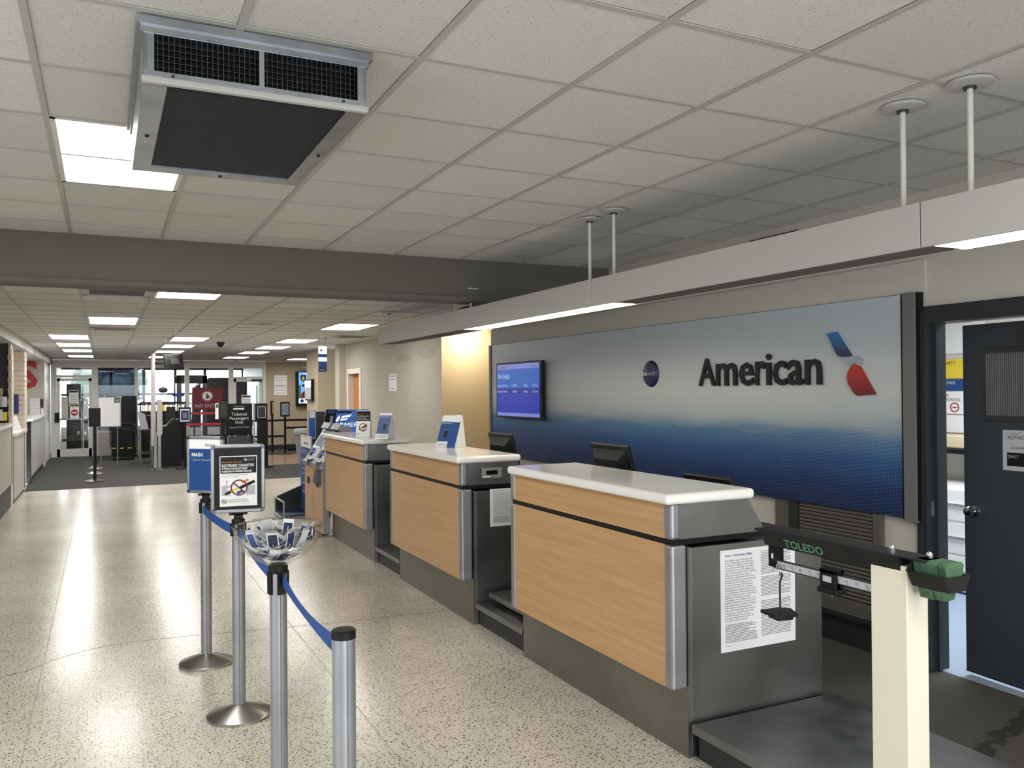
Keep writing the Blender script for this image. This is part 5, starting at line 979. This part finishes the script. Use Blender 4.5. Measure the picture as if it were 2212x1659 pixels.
for q in range(5): bx('print_line', 'bag_grey', t, 1.585, 1.675, 19.955, 19.958, 1.14+q*.025, 1.148+q*.025)
t = thing('counter_with_files', 'dark counter with a row of pale files before the windows', 'counter', (1.3, 24.3, 0)); bx('body', 'black', t, .87, 2.0, 24.1, 24.6, .02, 1.22); bx('shelf_top', 'charcoal', t, .87, 2.0, 24.1, 24.6, 1.42, 1.46)
bx('upright', 'black', t, .87, .89, 24.1, 24.6, 1.22, 1.42); bx('upright', 'black', t, 1.98, 2.0, 24.1, 24.6, 1.22, 1.42)
for q, m in enumerate(('paper', 'cream', 'paper', 'cream', 'yellow', 'paper', 'paper', 'cream')): tag(B().box(.92+q*.125, .99+q*.125, 24.12, 24.4, 1.222, 1.38).build('file_box', m), ('yellow upright file in the dark counter shelf by the windows' if m == 'yellow' else '%s upright file, %s in the dark shelf by the windows' % ('cream' if m == 'cream' else 'white', ('first', 'second', 'third', 'fourth', 'fifth', 'sixth', 'seventh', 'last')[q])), 'file', 'files on the dark counter')
t = thing('desk_fan', 'dark desk fan on a bent stalk before the bright windows', 'fan', (1.45, 24.3, 1.46)); B().tube([(1.5, 24.3, 1.47), (1.56, 24.3, 1.6), (1.52, 24.3, 1.72)], .012).build('stalk', 'bag_grey', t); B().ball((1.44, 24.3, 1.78), .11, (1.1, .4, .7)).build('head', 'dark_grey', t, True); B().box(1.42, 1.58, 24.22, 24.38, 1.461, 1.475).build('foot', 'bag_grey', t)
tag(B().box(1.75, 2.06, 25.36, 25.39, 1.60, 1.68).build('blue_plate_sign', 'royal'), 'small bright blue plate on the glazed screen above the podium', 'sign')
t = thing('red_barrier_sign', 'dark red NO ENTRY sign with a white stop hand', 'sign', (2.37, 22.5, 0)); bx('board', 'maroon', t, 2.01, 2.74, 22.49, 22.52, 1.26, 1.83)
oc = [(2.37+.115*math.cos(R(22.5+45*q)), 1.615+.115*math.sin(R(22.5+45*q))) for q in range(8)]; oc2 = [(2.37+.14*math.cos(R(22.5+45*q)), 1.615+.14*math.sin(R(22.5+45*q))) for q in range(8)]; oc3 = [(2.37+.132*math.cos(R(22.5+45*q)), 1.615+.132*math.sin(R(22.5+45*q))) for q in range(8)]
B().prism(oc2, 'y', 22.487, 22.49).build('outer_octagon', 'bag_grey', t); B().prism(oc3, 'y', 22.485, 22.488).build('red_octagon', 'maroon', t); B().prism(oc, 'y', 22.482, 22.486).build('octagon', 'white', t)
h = B().box(2.335, 2.405, 22.479, 22.483, 1.545, 1.625).prism([(2.405, 1.56), (2.44, 1.61), (2.425, 1.62), (2.40, 1.59)], 'y', 22.479, 22.483)
for q in range(4): h.box(2.336+q*.0178, 2.350+q*.0178, 22.479, 22.483, 1.62, (1.665, 1.685, 1.68, 1.66)[q])
h.build('hand_print', 'maroon', t); text('lettering', 'NO ENTRY', (2.075, 22.486, 1.325), '-y', .125, 'bag_grey', t, sx=1.0)
for x in (2.06, 2.70): B().cyl((x, 22.54, .02), (x, 22.54, 1.8), .02).build('leg', 'gunmetal', t); B().lathe([(.15, .005), (.13, .02), (.03, .04)], (x, 22.54, 0), 20).build('foot', 'gunmetal', t)
for z, m, lab in ((1.20, 'red', 'upper red belt stretched under the red sign'), (.93, 'red', 'lower red belt stretched under the red sign')):
    tag(B().box(1.75, 2.85, 21.78, 21.784, z-.03, z+.02).build('barrier_belt', m), lab, 'belt', None)
t = thing('ticketed_sign', 'black Ticketed Passengers Only board with white arrow', 'sign', (2.74, 19.6, 0)); bx('board', 'black', t, 2.45, 3.02, 19.57, 19.61, .74, 1.45); bx('lower_panel', 'gunmetal', t, 2.50, 2.98, 19.585, 19.60, .20, .72)
for x in (2.46, 3.01): bx('leg', 'black', t, x-.02, x+.02, 19.57, 19.61, .02, .74); bx('foot', 'black', t, x-.03, x+.03, 19.35, 19.83, .005, .03)
yt = 19.566
for s_, z, q, c in (('Ticketed', 1.18, .095, 'white'), ('Passengers', 1.09, .095, 'white'), ('Only', 1.0, .095, 'white'), ('Beyond This Point', .90, .058, 'bag_grey'), ('Ticketed Passengers', 1.375, .03, 'bag_grey')): text('lettering', s_, (2.735, yt, z), '-y', q, c, t, align='CENTER')
B().box(2.61, 2.80, yt, yt+.004, 1.315, 1.345).prism([(2.80, 1.30), (2.85, 1.33), (2.80, 1.36)], 'y', yt, yt+.004).build('arrow_print', 'white', t)
t = thing('black_information_box', 'black box post with white leaflets left of the ticketed board', 'information post', (2.32, 19.0, 0)); bx('box', 'charcoal', t, 2.225, 2.418, 18.95, 19.13, 1.11, 1.49, bev=.01); bx('leaflets', 'paper', t, 2.165, 2.225, 18.96, 19.03, 1.13, 1.47); bx('leaflet_print', 'green', t, 2.172, 2.22, 18.956, 18.96, 1.37, 1.45); bx('box_window', 'dark_grey', t, 2.26, 2.39, 18.946, 18.95, 1.17, 1.45); bx('post', 'black', t, 2.29, 2.37, 19.0, 19.09, .03, 1.11); bx('foot', 'black', t, 2.2, 2.46, 18.9, 19.2, .005, .03)
t = thing('black_framed_post', 'black box post with an empty white frame beside the ticketed board', 'information post', (3.2, 19.5, 0)); bx('box', 'black', t, 3.08, 3.33, 19.42, 19.6, 1.07, 1.45, bev=.01); B().box(3.11, 3.12, 19.412, 19.42, 1.12, 1.38).box(3.28, 3.29, 19.412, 19.42, 1.12, 1.38).box(3.11, 3.29, 19.412, 19.42, 1.12, 1.13).box(3.11, 3.29, 19.412, 19.42, 1.37, 1.38).build('white_frame', 'bag_grey', t); bx('empty_panel', 'dark_grey', t, 3.12, 3.28, 19.416, 19.42, 1.13, 1.37); bx('column', 'black', t, 3.12, 3.34, 19.44, 19.58, .03, 1.07); bx('foot', 'black', t, 3.09, 3.45, 19.36, 19.66, .006, .03)
tag(B().box(3.045, 3.072, 19.55, 19.58, .005, 1.45).build('silver_strip', 'alu'), 'thin silver upright between the ticketed board and the framed post', 'post')
stand('paper_sign_post', 'black post with a portrait map sheet before the beige wall', 'sign post', 4.46, 23.3, .25, .4, 1.03, 1.43, face='pale_blue'); stand('narrow_sign_post', 'narrow black post with tan sheet left of the map sheet post', 'sign post', 4.17, 23.6, .12, .4, 1.06, 1.46, face='tan', rz=R(50))
for k, (z, x0, x1, y) in enumerate(((.93, 3.4, 4.46, 23.3), (.50, 3.4, 4.46, 23.3), (.93, 4.46, 6.3, 23.3), (.72, 4.46, 6.3, 23.32), (.12, 4.5, 6.3, 23.3))):
    tag(B().box(x0+.03, x1-.03, y-.002, y+.002, z-.03, z+.025).build('barrier_belt', 'black'), ('upper black belt left of the map sheet post', 'middle black belt left of the map sheet post', 'upper black belt running right of the map sheet post', 'second black belt running right of the map sheet post', 'lowest black belt near the floor by the trash can')[k], 'belt')
for x, y, lab in ((3.4, 23.3, 'dark queue post at the left end of the two black belts'), (6.3, 23.3, 'dark queue post at the far right end of the black belts'), (1.73, 21.78, 'dark queue post at the left end of the red belts'), (2.87, 21.78, 'dark queue post at the right end of the red belts')):
    t = thing('queue_post', lab, 'queue post', (x, y, 0), 'dark queue posts of the far hall'); B().lathe([(.17, .006), (.16, .02), (.03, .06)], (x, y, 0), 24).build('base', 'dark_grey', t, True); B().cyl((x, y, .05), (x, y, 1.26 if y < 22 else 1.0), .03, n=14).build('pole', 'black', t, True)

# ------------------------------------------------------------------ fit lettering to its width, then turn lettering into meshes
bpy.context.view_layer.update()
for o, w in TXW:
    if o.dimensions.x > 1e-4: o.scale.x = w/(o.dimensions.x/o.scale.x)
for o, ya, yb, h in LTX:
    bb = [Vector(v) for v in o.bound_box]; mnx, mxx = min(v.x for v in bb), max(v.x for v in bb); mxy = max(v.y for v in bb)
    o.scale.x = (ya-yb)/(mxx-mnx); o.scale.y = h/mxy; o.location.y += mnx*o.scale.x
bpy.context.view_layer.update()
dg = bpy.context.evaluated_depsgraph_get()
for o in [o for o in COL.objects if o.type == 'FONT']:
    me = bpy.data.meshes.new_from_object(o.evaluated_get(dg)); nm = o.name; cu = o.data; o.name = 'old'
    n = bpy.data.objects.new(nm, me); COL.objects.link(n); n.parent = o.parent; n.location = o.location; n.rotation_euler = o.rotation_euler; n.scale = o.scale
    bpy.data.objects.remove(o); bpy.data.curves.remove(cu)
